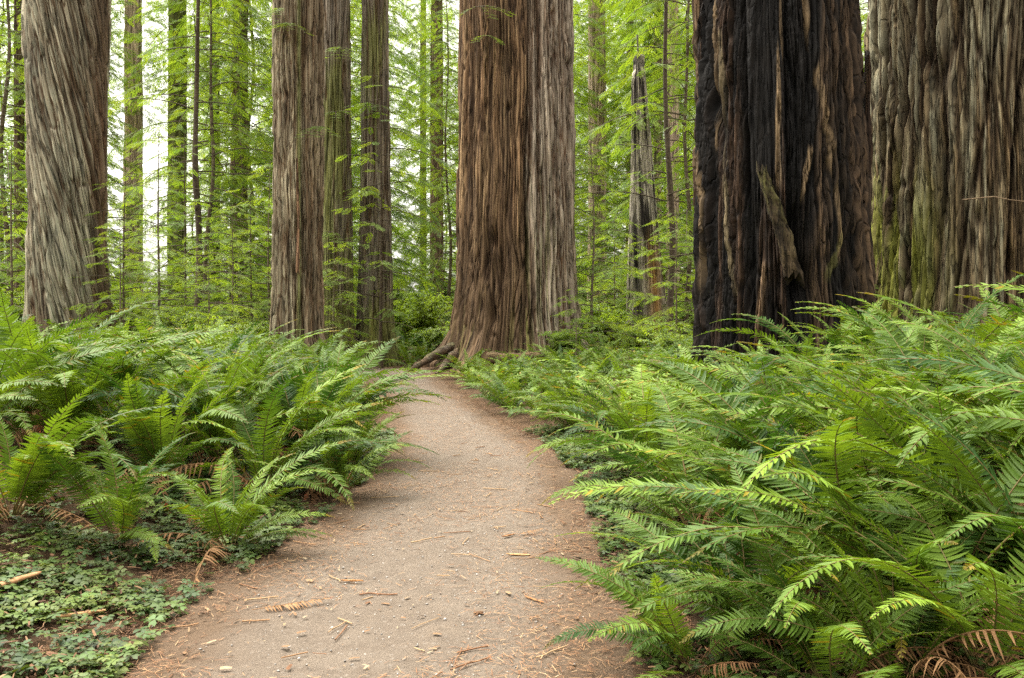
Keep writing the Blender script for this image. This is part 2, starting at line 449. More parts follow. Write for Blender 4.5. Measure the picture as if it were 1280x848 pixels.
def big_tree(name, label, cx, d, **kw):
    b = thing(name, (cx, d, f_base(cx, d)), label, 'tree')
    me = trunk_mesh('trunk', cx, d, **kw)
    link('trunk', me, b)
    r = np.interp(0.5, [p[0] for p in kw['prof']], [p[1] for p in kw['prof']])
    TRUNKS.append((cx, d, r + 0.25))
    return b


def xpx(px, d): return (px - 640) / FPX * d


# bare-faced spiral redwood at the left
def paint_left(f, col, disp):
    col = lerp(BROWN * 0.5, GREY * np.array([1.02, 1.03, 0.92]), np.clip(0.90 - 0.95 * f['g1'] + 0.5 * f['n2'] + 0.3 * f['big'] + 0.5 * (f['pv'] - .5), 0, 1))
    col = lerp(col, LICH * 0.85, 0.45 * sstep(0.1, 0.5, f['n3'] + 0.7 * f['big']))
    low = sstep(2.6, 0.3, f['Z'] + 1.2 * f['big'])
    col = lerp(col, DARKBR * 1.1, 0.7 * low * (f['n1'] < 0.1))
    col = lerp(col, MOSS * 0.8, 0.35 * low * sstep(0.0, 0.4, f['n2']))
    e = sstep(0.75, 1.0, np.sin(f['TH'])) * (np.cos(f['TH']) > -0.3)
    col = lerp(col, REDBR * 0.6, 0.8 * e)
    return col, disp


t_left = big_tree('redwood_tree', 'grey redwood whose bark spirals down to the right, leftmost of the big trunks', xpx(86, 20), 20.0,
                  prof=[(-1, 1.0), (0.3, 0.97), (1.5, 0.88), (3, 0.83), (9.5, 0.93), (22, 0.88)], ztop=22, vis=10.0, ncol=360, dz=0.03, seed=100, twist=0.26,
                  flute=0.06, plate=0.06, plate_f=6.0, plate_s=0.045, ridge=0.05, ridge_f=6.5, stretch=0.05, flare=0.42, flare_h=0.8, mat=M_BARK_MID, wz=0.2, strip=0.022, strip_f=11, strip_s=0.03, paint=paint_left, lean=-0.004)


# slim redwood with a mossy seam
def paint_seam(f, col, disp):
    s = np.exp(-((f['PX'] - 374) / 3.0) ** 2) * (np.cos(f['TH']) > 0)
    col = lerp(BROWN * 0.7, GREY * np.array([1.22, 1.18, 1.02]), np.clip(0.85 - 0.9 * f['g1'] + 0.5 * f['n2'] + 0.5 * (f['pv'] - .5), 0, 1))
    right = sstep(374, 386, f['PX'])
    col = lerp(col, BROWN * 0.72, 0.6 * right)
    disp = disp - 0.12 * np.exp(-((f['PX'] - 379) / 3.5) ** 2) * (np.cos(f['TH']) > 0)
    col = lerp(col, MOSS * 1.15 + 0.02, 0.8 * s)
    for (px, py, rx, ry) in ((355, 118, 2.5, 6), (367, 340, 5, 14), (371, 92, 4, 10)):
        h = np.exp(-((f['PX'] - px) / rx) ** 2 - ((f['PY'] - py) / ry) ** 2) * (np.cos(f['TH']) > 0)
        disp = disp - 0.10 * h; col = lerp(col, DARKBR, 0.8 * h)
    return col, disp


t_seam = big_tree('redwood_tree', 'slim redwood with a mossy yellow seam down its middle, right of the spiral one', xpx(373, 22), 22.0,
                  prof=[(-1, 0.72), (0.5, 0.68), (2, 0.64), (10, 0.60), (22, 0.53)], ztop=22, vis=10.2, ncol=260, dz=0.03, seed=130, twist=0.01,
                  flute=0.10, plate=0.06, plate_f=8, plate_s=0.06, ridge=0.045, ridge_f=6.5, stretch=0.045, flare=0.22, flare_h=0.6, mat=M_BARK_MID, strip=0.03, strip_f=11, paint=paint_seam)


# pair of darker trunks behind it
def paint_moss(f, col, disp):
    col = lerp(BROWN * 0.7, GREY * 0.95, np.clip(0.62 - 0.6 * f['g1'] + 0.5 * f['n2'], 0, 1))
    return lerp(col, MOSS * 1.25, 0.75 * sstep(-0.15, 0.35, f['big'] + 0.5 * f['n2'])), disp


t_dark = big_tree('redwood_tree', 'dark redwood trunk half hidden close behind the slim mossy-seamed redwood', xpx(421, 26.5), 26.5,
                  prof=[(-1, 0.6), (0.5, 0.5), (10, 0.42), (22, 0.4)], ztop=22, vis=12, ncol=160, dz=0.05, seed=160, flare=0.3, ridge_f=6, ridge=0.05, mat=M_BARK_MID, paint=paint_moss)
t_moss = big_tree('redwood_tree', 'moss-greened redwood standing just left of the bend in the path', xpx(468, 27.0), 27.0,
                  prof=[(-1, 0.66), (0.5, 0.56), (10, 0.47), (22, 0.42)], ztop=22, vis=12, ncol=180, dz=0.05, seed=170, flare=0.4, ridge_f=5, ridge=0.06, mat=M_BARK_MID, paint=paint_moss)


# the two-toned giant where the path bends
def paint_centre(f, col, disp):
    c = f['cyl']; Z = f['Z']; PX, PY = f['PX'], f['PY']
    st = pnoise(c(f['phi'], 3.2, 0.03), 991).reshape(Z.shape)
    left = lerp(BROWN * 0.88, ORANGE * 1.08, np.clip(0.5 + 0.9 * st + 1.0 * (f['pv'] - .5), 0, 1))
    left = lerp(left, TAN * 1.1, 0.7 * sstep(0.05, 0.45, f['n2'] + 0.5 * (f['pv'] - .4)))
    left = lerp(left, DARKBR * 0.55, 0.95 * f['g1'])
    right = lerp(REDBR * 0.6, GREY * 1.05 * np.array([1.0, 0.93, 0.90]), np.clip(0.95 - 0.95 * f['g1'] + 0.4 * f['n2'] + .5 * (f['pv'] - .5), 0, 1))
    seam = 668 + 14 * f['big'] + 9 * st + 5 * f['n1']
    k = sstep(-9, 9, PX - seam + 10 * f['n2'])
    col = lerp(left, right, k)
    front = np.cos(f['TH']) > -0.2
    disp = disp - 0.22 * np.exp(-((PX - seam + 3) / 5.0) ** 2) * front + 0.05 * st * (1 - k)
    # smooth the left column's furrows into long flutes
    disp = disp * (1 - 0.35 * (1 - k)) - 0.07 * (1 - k) * np.exp(-(st / 0.09) ** 2)
    for (px, py, rx, ry, dep) in ((616, 300, 4, 13, 0.28), (606, 318, 3, 26, 0.2), (626, 335, 2.5, 30, 0.14), (636, 134, 3, 5, 0.14), (598, 90, 1.8, 60, 0.14), (614, 395, 6, 16, 0.3), (660, 320, 2.5, 60, 0.12), (588, 200, 2, 110, 0.10)):
        h = np.exp(-((PX - px) / rx) ** 2 - ((PY - py) / ry) ** 2) * front
        disp = disp - dep * h; col = lerp(col, DARKBR * 0.7, 0.85 * h)
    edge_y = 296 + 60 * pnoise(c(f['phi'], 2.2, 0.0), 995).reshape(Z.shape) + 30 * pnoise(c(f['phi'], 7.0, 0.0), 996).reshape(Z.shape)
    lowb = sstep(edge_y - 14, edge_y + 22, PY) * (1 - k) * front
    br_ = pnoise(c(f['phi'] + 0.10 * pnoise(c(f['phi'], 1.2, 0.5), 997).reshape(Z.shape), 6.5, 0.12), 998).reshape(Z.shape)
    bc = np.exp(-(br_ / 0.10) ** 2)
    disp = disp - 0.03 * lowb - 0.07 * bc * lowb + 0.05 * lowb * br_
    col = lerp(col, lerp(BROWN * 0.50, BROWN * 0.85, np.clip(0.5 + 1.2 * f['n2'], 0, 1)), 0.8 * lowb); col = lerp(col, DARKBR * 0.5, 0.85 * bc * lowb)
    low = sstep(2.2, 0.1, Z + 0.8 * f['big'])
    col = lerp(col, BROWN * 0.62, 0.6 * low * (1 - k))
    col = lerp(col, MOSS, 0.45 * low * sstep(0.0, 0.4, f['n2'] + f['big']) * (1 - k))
    col = lerp(col, MOSS, 0.4 * sstep(700, 690, PX) * sstep(652, 662, PX) * sstep(150, 330, PY) * sstep(0.0, 0.3, f['n2']))
    return col, disp


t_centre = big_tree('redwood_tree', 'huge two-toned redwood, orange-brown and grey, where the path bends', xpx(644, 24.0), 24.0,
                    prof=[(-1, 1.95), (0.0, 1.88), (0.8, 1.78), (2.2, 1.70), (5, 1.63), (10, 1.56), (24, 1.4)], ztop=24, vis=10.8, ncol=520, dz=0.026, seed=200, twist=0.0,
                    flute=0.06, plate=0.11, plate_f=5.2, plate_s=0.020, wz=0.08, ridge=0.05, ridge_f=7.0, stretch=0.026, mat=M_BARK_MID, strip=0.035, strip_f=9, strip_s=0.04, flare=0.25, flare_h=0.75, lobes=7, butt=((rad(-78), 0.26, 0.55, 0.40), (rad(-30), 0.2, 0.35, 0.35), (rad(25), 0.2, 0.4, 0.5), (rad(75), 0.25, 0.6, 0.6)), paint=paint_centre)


# the burnt giant
def paint_burnt(f, col, disp):
    c = f['cyl']; Z = f['Z']; PX, PY = f['PX'], f['PY']
    st = pnoise(c(f['phi'], 2.6, 0.06), 881).reshape(Z.shape); s2 = pnoise(c(f['phi'], 6.0, 0.05), 882).reshape(Z.shape)
    col = lerp(CHAR * 0.9, DARKBR * 0.6, np.clip(0.10 + 1.1 * st + 1.1 * (f['pv'] - .5), 0, 1))
    col = lerp(col, REDBR * 0.36, 0.75 * sstep(0.15, 0.45, s2 + 0.3 * st + .3 * (f['pv'] - .5)))
    col = lerp(col, CHAR * 0.6, 0.85 * f['g1'])
    front = np.cos(f['TH']) > -0.3
    rt = sstep(985, 1030, PX); col = lerp(col, lerp(CHAR, BROWN * 0.62, np.clip(0.50 + 1.2 * s2 + 1.4 * st + 0.8 * (f['pv'] - .5), 0, 1)), 0.8 * rt * (1 - f['g1']))
    band = sstep(926, 936, PX + 6 * s2) * sstep(990, 978, PX + 6 * s2) * sstep(250, 205, PY + 20 * st)
    ck, ce_ = cells(c(f['phi'], 9.0, 0.55), 555); alli = np.exp(-(ce_ / 0.10) ** 2).reshape(Z.shape) * sstep(0.3, -0.1, st) * (1 - rt)
    disp = disp * (1 - 0.6 * band) - 0.05 * band - 0.012 * alli
    col = lerp(col, CHAR * 1.0, band)
    def streak(pts, w, dep, colr, k):
        nonlocal col, disp
        cxp = np.interp(PY, [p[1] for p in pts], [p[0] for p in pts])
        fib_ = pnoise(c(f['phi'], 15.0, 0.05), 883).reshape(Z.shape)
        m = sstep(1.25, 0.75, np.abs(PX - cxp + 2.0 * s2 + 2.5 * fib_) / (w * (1 + 0.5 * st))) * sstep(-0.30, 0.0, fib_ + 0.8 * f['n2'] + 0.25) * sstep(pts[0][1] - 8, pts[0][1] + 5, PY) * sstep(pts[-1][1] + 14, pts[-1][1] - 8, PY) * front
        disp = disp + 0.6 * dep * m; col = lerp(col, colr * (1 + 0.7 * np.clip(fib_, -0.9, 0.9))[..., None], np.clip(k * m, 0, 1))
    streak([(1013, -60), (1022, 60), (1042, 150), (1052, 235), (1056, 320)], 4.2, 0.025, TAN * 0.40, 0.85)
    streak([(985, -60), (982, 60), (979, 160), (977, 230)], 4.0, 0.05, TAN * 0.42, 0.85)
    streak([(872, -60), (876, 120), (884, 260), (880, 360)], 2.4, 0.04, TAN * 0.42, 0.8)
    streak([(905, 40), (909, 160), (914, 300), (922, 390)], 2.6, 0.05, TAN * np.array([0.46, 0.52, 0.55]), 0.85)
    streak([(888, -60), (893, 90), (891, 180)], 2.0, 0.04, TAN * 0.45, 0.8)
    streak([(1020, 185), (1014, 215), (1008, 245)], 3.0, 0.06, TAN * 0.45, 0.8)
    streak([(960, 330), (955, 375), (946, 430)], 4.5, 0.08, BROWN * 0.6, 0.8)
    streak([(1060, 290), (1048, 320), (1038, 345)], 4, 0.02, MOSS * 0.35 + DARKBR * 0.3, 0.6)
    streak([(868, 330), (866, 380), (864, 440)], 10, 0.05, REDBR * 0.6, 0.8)
    for (px, py, rx, ry, dep) in ((1000, 355, 16, 26, 0.35), (995, 300, 12, 40, 0.25), (935, 120, 3, 160, 0.16), (988, 90, 3, 140, 0.15), (1068, 330, 4, 60, 0.14), (900, 220, 3, 150, 0.13), (940, 320, 3, 70, 0.13)):
        h = np.exp(-((PX - px) / rx) ** 2 - ((PY - py) / ry) ** 2) * front
        disp = disp - dep * h; col = lerp(col, CHAR, 0.9 * h)
    fo = pnoise(c(f['phi'], 1.5, 0.09), 871).reshape(Z.shape); gf = np.exp(-(fo / 0.07) ** 2)
    disp = disp - 0.13 * gf + 0.08 * fo; col = lerp(col, CHAR * 0.7, 0.9 * gf)
    return col, disp


t_burnt = big_tree('burnt_redwood_tree', 'fire-blackened redwood with charred bark and pale streaks above the right-hand ferns', xpx(978, 13.0), 13.0,
                   prof=[(-1, 1.30), (0.3, 1.27), (1.5, 1.23), (3.5, 1.20), (6.8, 1.13), (18, 1.0)], ztop=18, lean=-0.014, vis=7.2, ncol=700, dz=0.017, seed=300,
                   flute=0.09, plate=0.15, plate_f=5.0, plate_s=0.026, wz=0.06, strip=0.04, strip_f=13, strip_s=0.06, shred=0.022, ridge=0.05, ridge_f=6.5, stretch=0.06, fine=0.03, flare=0.15, flare_h=0.6, paint=paint_burnt, mat=M_CHAR)


# the giant at the right edge
def paint_right(f, col, disp):
    PX, PY, Z = f['PX'], f['PY'], f['Z']
    col = lerp(BROWN * 0.26, lerp(BROWN * np.array([1.0, 1.08, 0.95]), GREY * 0.80 * np.array([1.0, 0.98, 0.78]), np.clip(0.5 + 0.5 * f['big'] + 0.9 * f['n2'] + 0.5 * (f['pv'] - .5), 0, 1)), np.clip(1.0 - 1.05 * f['g1'] + 0.4 * f['n2'], 0, 1))
    col = lerp(col, LICH * 0.72, 0.45 * sstep(0.05, 0.5, 0.8 * f['n2'] + f['n3'] + 0.5 * f['big']) * (1 - f['g1']))
    m = sstep(1200, 1110, PX + 25 * f['big']) * sstep(150, 370, PY + 40 * f['big'])
    fo = pnoise(f['cyl'](f['phi'] - 0.05 * Z, 1.3, 0.10), 872).reshape(Z.shape); gf = np.exp(-(fo / 0.06) ** 2)
    disp = disp - 0.13 * gf + 0.05 * fo; col = lerp(col, DARKBR * 0.5, 0.8 * gf)
    col = lerp(col, MOSS * np.array([1.3, 1.25, 0.9]), np.clip(1.5 * m, 0, 0.92) * sstep(-0.45, 0.15, f['n1'] + 0.6 * f['n2']))
    col = lerp(col, MOSS * 0.9, 0.35 * sstep(200, 360, PY) * sstep(0.0, 0.4, f['n3'] + f['big']))
    front = np.cos(f['TH']) > -0.3
    for (px, py, rx, ry, dep) in ((1128, 231, 5.5, 6.5, 0.05), (1222, 272, 5, 14, 0.2), (1216, 300, 4, 16, 0.16), (1178, 210, 6, 60, 0.22), (1150, 60, 3, 80, 0.14), (1264, 330, 6, 20, 0.22)):
        h = np.exp(-((PX - px) / rx) ** 2 - ((PY - py) / ry) ** 2) * front
        disp = disp - dep * h; col = lerp(col, DARKBR * 0.4, 0.9 * h)
    cxp = np.interp(PY, [-60, 0, 60, 130, 180, 240], [1168, 1170, 1177, 1190, 1188, 1184])
    h = np.exp(-((PX - cxp) / 7.0) ** 2) * sstep(300, 190, PY) * front
    disp = disp + 0.13 * h
    return col, disp


t_right = big_tree('redwood_tree', 'massive deeply furrowed redwood with mossy foot at the right edge', xpx(1236, 14.6), 14.6,
                   prof=[(-1, 2.25), (0.3, 2.12), (1.5, 2.0), (3, 1.95), (7.2, 1.92), (18, 1.8)], ztop=18, vis=7.5, ncol=860, dz=0.018, seed=400,
                   flute=0.05, plate=0.12, plate_f=5.2, plate_s=0.038, wz=0.05, strip=0.045, strip_f=12, strip_s=0.06, shred=0.012, ridge=0.075, ridge_f=6.0, stretch=0.045, fine=0.030, flare=0.25, flare_h=0.9, paint=paint_right)


# pieces that belong to the big trees
def root_part(parent, pts, radii, seed, name='root', mat=None, colr=BROWN, sides=18):
    pts = np.asarray(pts, float); t = np.linspace(0, 1, len(pts)); tt = np.linspace(0, 1, 40)
    P = np.stack([np.interp(tt, t, pts[:, k]) for k in range(3)], 1); Rr = np.interp(tt, t, radii)
    for _ in range(2):
        P[1:-1] = (P[:-2] + 2 * P[1:-1] + P[2:]) / 4
    v, q = tube(P, Rr, sides)
    c = np.repeat(P, sides, 0); off = v - c
    n = pnoise(v * np.array([3.5, 3.5, 3.5]) + seed, seed); n2 = pnoise(v * 11 + seed, seed + 1)
    v = c + off * (1 + 0.4 * n + 0.3 * n2)[:, None]
    col = lerp(colr * 0.5, GREY * 0.4, np.clip(0.2 + n, 0, 1)); col = lerp(col, MOSS, 0.35 * sstep(0.1, 0.5, n2 + n) * (off[:, 2] > 0))
    g = Geo(); g.add(v, q, 0, col)
    o = link(name, g.mesh(name, [mat or M_BARK], extra={'fib': v[:, [2, 1, 0]]}), parent)
    return o


bz = t_centre.location
def rel(px, py, d, b): return ((px - 640) / FPX * d - b.x, d - b.y, EYE - (py - HOR) / FPX * d - b.z)
root_part(t_centre, [rel(590, 425, 23.9, bz), rel(556, 440, 23.0, bz), rel(540, 446, 22.6, bz), rel(527, 455, 22.1, bz), rel(514, 462, 21.8, bz), rel(502, 470, 21.5, bz)], [0.15, 0.15, 0.11, 0.08, 0.06, 0.02], 5, colr=BROWN * 1.2)
root_part(t_centre, [rel(590, 430, 23.6, bz), rel(566, 447, 22.8, bz), rel(556, 456, 22.3, bz), rel(545, 468, 21.7, bz)], [0.12, 0.14, 0.09, 0.03], 6, colr=BROWN * 1.2)

bb = t_burnt.location
def slab(parent, name, pts, w0, w1, th, seed, colr, mossy=0.3, mat=None):
    """a bark slab or splinter: flattened, ragged-ended strip along pts"""
    pts = np.asarray(pts, float); t = np.linspace(0, 1, len(pts)); tt = np.linspace(0, 1, 34)
    P = np.stack([np.interp(tt, t, pts[:, k]) for k in range(3)], 1)
    W = np.interp(tt, [0, 1], [w0, w1]); sides = 16
    ang = np.arange(sides) / sides * 2 * np.pi
    v = np.zeros((34, sides, 3))
    v[:, :, 0] = P[:, None, 0] + np.cos(ang) * W[:, None] / 2
    v[:, :, 1] = P[:, None, 1] + np.sin(ang) * th / 2
    v[:, :, 2] = P[:, None, 2]
    v = v.reshape(-1, 3)
    n = pnoise(v * np.array([11, 11, 1.2]) + seed, seed); n2 = pnoise(v * np.array([30, 30, 2.5]), seed + 1)
    v[:, 0] += 0.014 * n + 0.022 * n2; v[:, 1] -= 0.05 * n + 0.05 * n2
    v = v.reshape(34, sides, 3)
    v[0, :, 2] += 0.30 * pnoise(v[0] * 13, seed + 3); v[-1, :, 2] += 0.25 * pnoise(v[-1] * 13, seed + 4)
    i = np.arange(33)[:, None]; j = np.arange(sides)[None]
    q = np.stack([i * sides + j, i * sides + (j + 1) % sides, (i + 1) * sides + (j + 1) % sides, (i + 1) * sides + j], -1).reshape(-1, 4)
    col = lerp(colr * 0.4, colr * 1.5, np.clip(0.55 + n + n2, 0, 1)); col = lerp(col, MOSS * 0.7, mossy * sstep(-0.1, 0.4, n2 + n) * sstep(P[:, 2].min(), P[:, 2].max() - 0.1, v.reshape(-1, 3)[:, 2]))
    g = Geo(); g.add(v, q, 0, col)
    for end in (0, 33):
        cpt = v[end].mean(0); g.add(np.vstack([v[end], cpt[None]]), np.stack([np.arange(sides), (np.arange(sides) + 1) % sides, np.full(sides, sides)], 1), 0, colr * 0.5)
    vv = np.concatenate(g.v)
    return link(name, g.mesh(name, [mat or M_BARK], extra={'fib': vv}), parent)


o = slab(t_burnt, 'bark_slab', [rel(951, 212, 11.74, bb), rel(963, 245, 11.68, bb), rel(978, 290, 11.62, bb), rel(993, 346, 11.60, bb)], 0.13, 0.25, 0.15, 31, TAN * 0.15, 0.5)
o['label'] = 'loose mossy bark slab leaning against the charred wood'
slab(t_burnt, 'splinter', [rel(1083, 70, 13.0, bb), rel(1084, 160, 13.0, bb), rel(1082, 300, 13.0, bb), rel(1078, 430, 12.9, bb)], 0.03, 0.24, 0.16, 32, DARKBR * 0.7, 0.05, M_CHAR)
slab(t_burnt, 'splinter', [rel(866, -60, 12.9, bb), rel(870, 20, 12.9, bb), rel(866, 56, 12.9, bb)], 0.12, 0.02, 0.05, 33, BROWN * 0.8, 0.1)
br = t_right.location
g = Geo(); v, q = tube([rel(1204, 250, 12.70, br), rel(1222, 248, 12.45, br), rel(1242, 246, 12.35, br), rel(1262, 250, 12.3, br), rel(1290, 253, 12.3, br)], [0.012, 0.01, 0.009, 0.008, 0.006], 6)
g.add(v, q, 0, (2.6, 2.4, 2.2)); g.build('dead_twig', [M_TWIG], t_right)
slab(t_seam, 'bark_slab', [rel(371, 195, 21.35, t_seam.location), rel(373, 270, 21.32, t_seam.location), rel(372, 340, 21.30, t_seam.location)], 0.05, 0.10, 0.05, 36, REDBR * 1.3, 0.05)

# ------------------------------------------------------------------ conifer foliage
def spray_template(L, n, ll, lw, tip=True, seed=0):
    """one flat feathery sprig: leaflets left and right of an axis along x"""
    rs = np.random.RandomState(seed); V, F = [], []
    for k in range(n):
        s = (k + 0.6) / n; x = L * s
        for sd in (-1, 1):
            l = ll * (0.55 + 0.75 * math.sin(math.pi * min(1, s * 0.8 + 0.15))) * rs.uniform(0.8, 1.15)
            a = rad(rs.uniform(42, 62)); d = np.array([math.cos(a), sd * math.sin(a), rs.uniform(-0.22, 0.05)])
            w = np.array([-d[1], d[0], 0]) * lw * 0.5
            b = np.array([x, 0, 0]); b0 = len(V)
            V += [b, b + d * l * 0.5 + w, b + d * l, b + d * l * 0.5 - w]; F.append([b0, b0 + 1, b0 + 2, b0 + 3])
    b0 = len(V)
    V += [np.array([L * .9, 0, 0]), np.array([L + ll * .3, lw * .5, -0.01]), np.array([L + ll * .8, 0, -0.02]), np.array([L + ll * .3, -lw * .5, -0.01])]; F.append([b0, b0 + 1, b0 + 2, b0 + 3])
    return np.array(V), np.array(F)


SP_NEAR = spray_template(0.26, 11, 0.060, 0.0125, seed=1)
SP_MID = spray_template(0.36, 12, 0.090, 0.0185, seed=2)
SP_FAR = spray_template(0.55, 10, 0.16, 0.036, seed=3)


def conifer(seed, height, z0, nb, Lmax, sp, droop=0.5, trunk_r=0.15, node=0.24, twig=0.75, bare=0.18, lim=0.022, taper=0.6, fill=1.0, topcut=None):
    """returns (wood Geo, foliage Geo) for a conifer standing at the origin"""
    rs = np.random.RandomState(seed)
    wood, fol = Geo(), Geo()
    zz = np.linspace(-0.3, height, 40)
    wob = np.stack([0.035 * min(height, 12) * pnoise(np.stack([zz * 0.13, zz * 0, zz * 0], 1), seed), 0.035 * min(height, 12) * pnoise(np.stack([zz * 0.2, zz * 0 + 5, zz * 0], 1), seed), zz], 1)
    rr = trunk_r * (1 - 0.85 * np.clip(zz / height, 0, 1)) * (1 + 0.5 * np.exp(-np.clip(zz, 0, None) / 0.4))
    v, q = tube(wob, rr, 10)
    ce = np.repeat(wob, 10, 0); nn = pnoise(v * np.array([6 / max(trunk_r, .1) * .15, 6 / max(trunk_r, .1) * .15, 0.6]), seed + 1)
    v = ce + (v - ce) * (1 + 0.22 * nn)[:, None]
    wood.add(v, q, 0, 1.0 + 0.5 * np.repeat(nn[:, None], 3, 1))
    P, D, U = [], [], []
    for b in range(nb):
        u = (b + rs.uniform(0, 1)) / nb; z = z0 + (height - z0) * u
        az = b * 2.39996 + rs.uniform(-0.5, 0.5)
        Lb = Lmax * (1 - u) ** taper * rs.uniform(0.55, 1.1) + 0.3
        el = rs.uniform(-0.05, 0.35); n = max(5, int(Lb / 0.3))
        s = np.linspace(0, 1, n + 1)
        e = el - (el + droop * rs.uniform(0.6, 1.3)) * s
        hx = np.array([math.cos(az), math.sin(az)])
        bend = rs.uniform(-0.3, 0.3)
        azs = az + bend * s
        step = Lb / n
        pts = np.zeros((n + 1, 3)); pts[0] = [hx[0] * trunk_r * .5, hx[1] * trunk_r * .5, z]
        for k in range(n):
            pts[k + 1] = pts[k] + step * np.array([math.cos(azs[k]) * math.cos(e[k]), math.sin(azs[k]) * math.cos(e[k]), math.sin(e[k])])
        v, q = tube(pts, lim * (Lb / 3.0 + 0.2) * (1 - 0.8 * s) + 0.003, 4); wood.add(v, q, 0, (0.8, 0.8, 0.8))
        nn_ = int(Lb * (1 - bare) / node)
        for k in range(nn_):
            if rs.uniform() > fill: continue
            ss = bare + (1 - bare) * (k + 0.5) / nn_
            p = np.array([np.interp(ss, s, pts[:, c]) for c in range(3)])
            a = np.interp(ss, s, azs); ee = np.interp(ss, s, e)
            for sd in (-1, 1):
                tl = twig * (0.35 + 0.75 * math.sin(math.pi * min(1.0, 0.25 + ss * 0.75))) * rs.uniform(0.5, 1.1) * min(1, Lb / 1.6)
                ta = a + sd * rs.uniform(0.75, 1.15); td = np.array([math.cos(ta), math.sin(ta), math.sin(ee) * 0.6 - rs.uniform(0.05, 0.45)])
                td /= np.linalg.norm(td)
                m = max(1, int(round(tl / (sp[0][:, 0].max() * 0.55))))
                for j in range(m):
                    pp = p + td * tl * (j / m)
                    dd = td.copy(); sw = (1 if (j % 2) else -1) * rs.uniform(0.15, 0.6) if j < m - 1 else 0
                    ca, sa = math.cos(sw), math.sin(sw); dd = np.array([dd[0] * ca - dd[1] * sa, dd[0] * sa + dd[1] * ca, dd[2] - 0.25 * j / m])
                    P.append(pp); D.append(dd); U.append([rs.normal(0, .28), rs.normal(0, .28), 1.0])
        P.append(pts[-2]); D.append(pts[-1] - pts[-2]); U.append([0.1, 0.1, 1])
    P, D, U = np.array(P), np.array(D), np.array(U)
    Mx = frames(D, U); sc = rs.uniform(0.75, 1.25, len(P)); Mx = Mx * sc[:, None, None]
    sh = rs.uniform(0.85, 1.15, (len(P), 1)); hue = rs.uniform(-0.10, 0.10, (len(P), 1))
    c = np.concatenate([sh * (1 + hue), sh, sh * (1 - hue)], 1)
    fol.inst(sp[0], sp[1], Mx, P, 0, c)
    return wood, fol


def conifer_data(key, mats=None, **kw):
    w, f = conifer(**kw)
    return (w.mesh('trunk', [M_STEM]), f.mesh('crown', [M_SPRAY], smooth=False))


def place_tree(data, name, label, cx, d, rz=0.0, sc=1.0, group=None, z=None, cat='tree'):
    b = thing(name, (cx, d, f_base(cx, d) if z is None else z), label, cat, group, rz); b.scale = (sc, sc, sc) if isinstance(sc, (int, float)) else sc
    link('trunk', data[0], b); link('crown', data[1], b)
    return b


# middle-distance and far conifers, crowns reaching low
VAR_MID = [conifer_data(i, seed=500 + i, height=h, z0=z0, nb=nb, Lmax=L, sp=SP_MID, droop=dr, trunk_r=tr, node=0.21, twig=1.0, fill=fl, lim=0.016, taper=0.45)
           for i, (h, z0, nb, L, dr, tr, fl) in enumerate([(19, 0.6, 125, 4.2, 0.85, 0.08, 0.7), (21, 1.0, 120, 4.8, 1.0, 0.10, 0.65), (17, 0.4, 125, 3.8, 0.8, 0.07, 0.75)])]
VAR_FAR = [conifer_data(i, seed=540 + i, height=h, z0=z0, nb=nb, Lmax=L, sp=SP_FAR, droop=dr, trunk_r=tr, node=0.40, twig=1.35, lim=0.02, fill=fl, taper=0.45)
           for i, (h, z0, nb, L, dr, tr, fl) in enumerate([(34, 0.5, 150, 5.6, 0.9, 0.12, 0.75), (38, 1.0, 150, 6.4, 1.0, 0.16, 0.7), (30, 0.3, 150, 5.0, 0.8, 0.09, 0.75)])]
VAR_SAP = [conifer_data(i, seed=580 + i, height=h, z0=z0, nb=nb, Lmax=L, sp=SP_NEAR, droop=dr, trunk_r=tr, node=0.16, twig=0.5, lim=0.014, fill=fl)
           for i, (h, z0, nb, L, dr, tr, fl) in enumerate([(4.2, 0.3, 42, 1.7, 0.45, 0.035, 0.85), (6.5, 0.5, 55, 2.0, 0.5, 0.05, 0.8), (2.6, 0.15, 30, 1.2, 0.4, 0.025, 0.9)])]

MID = [  # px, depth, variant, label
    (262, 31, 1, 'dense green conifer behind the thin dark stem, between the two left redwoods'),
    (302, 36, 0, 'conifer with layered green sprays left of the slim seamed redwood'),
    (110, 40, 0, 'conifer rising behind the spiral redwood'),
    (8, 34, 1, 'bright green conifer left of the spiral redwood at the picture edge'),
    (405, 33, 0, 'green conifer filling the gap behind the slim seamed redwood'),
    (560, 46, 1, 'tall conifer against the left flank of the two-toned giant'),
    (700, 40, 1, 'conifer hidden mostly behind the two-toned giant'),
    (812, 40, 2, 'light green conifer behind the burnt snag'),
    (858, 30, 0, 'conifer whose sprays brush the left edge of the fire-blackened redwood'),
    (1092, 34, 1, 'conifer seen in the slit between the two right-hand giants'),
    (455, 38, 1, 'conifer with long drooping limbs behind the mossy redwood'),
]
rs = random.Random(4)
for px, d, v, lab in MID:
    place_tree(VAR_MID[v], 'conifer_tree', lab, xpx(px, d), d, rs.uniform(0, 6.28), rs.uniform(0.9, 1.15))

for i in range(112):
    d = 50 + 60 * ((i * 0.618) % 1) + rs.uniform(-3, 3); px = -420 + 2100 * ((i * 0.7548 + 0.1) % 1)
    if 118 < px < 236 or 505 < px < 530 or 765 < px < 783: continue          # the openings where the sky shows
    lab = 'slender far conifer in the pale green wood beyond the big trunks'
    place_tree(VAR_FAR[i % 3], 'conifer_tree', lab, xpx(px, d), d, rs.uniform(0, 6.28), rs.uniform(0.75, 1.1), 'far conifers filling the wood beyond the big trunks')


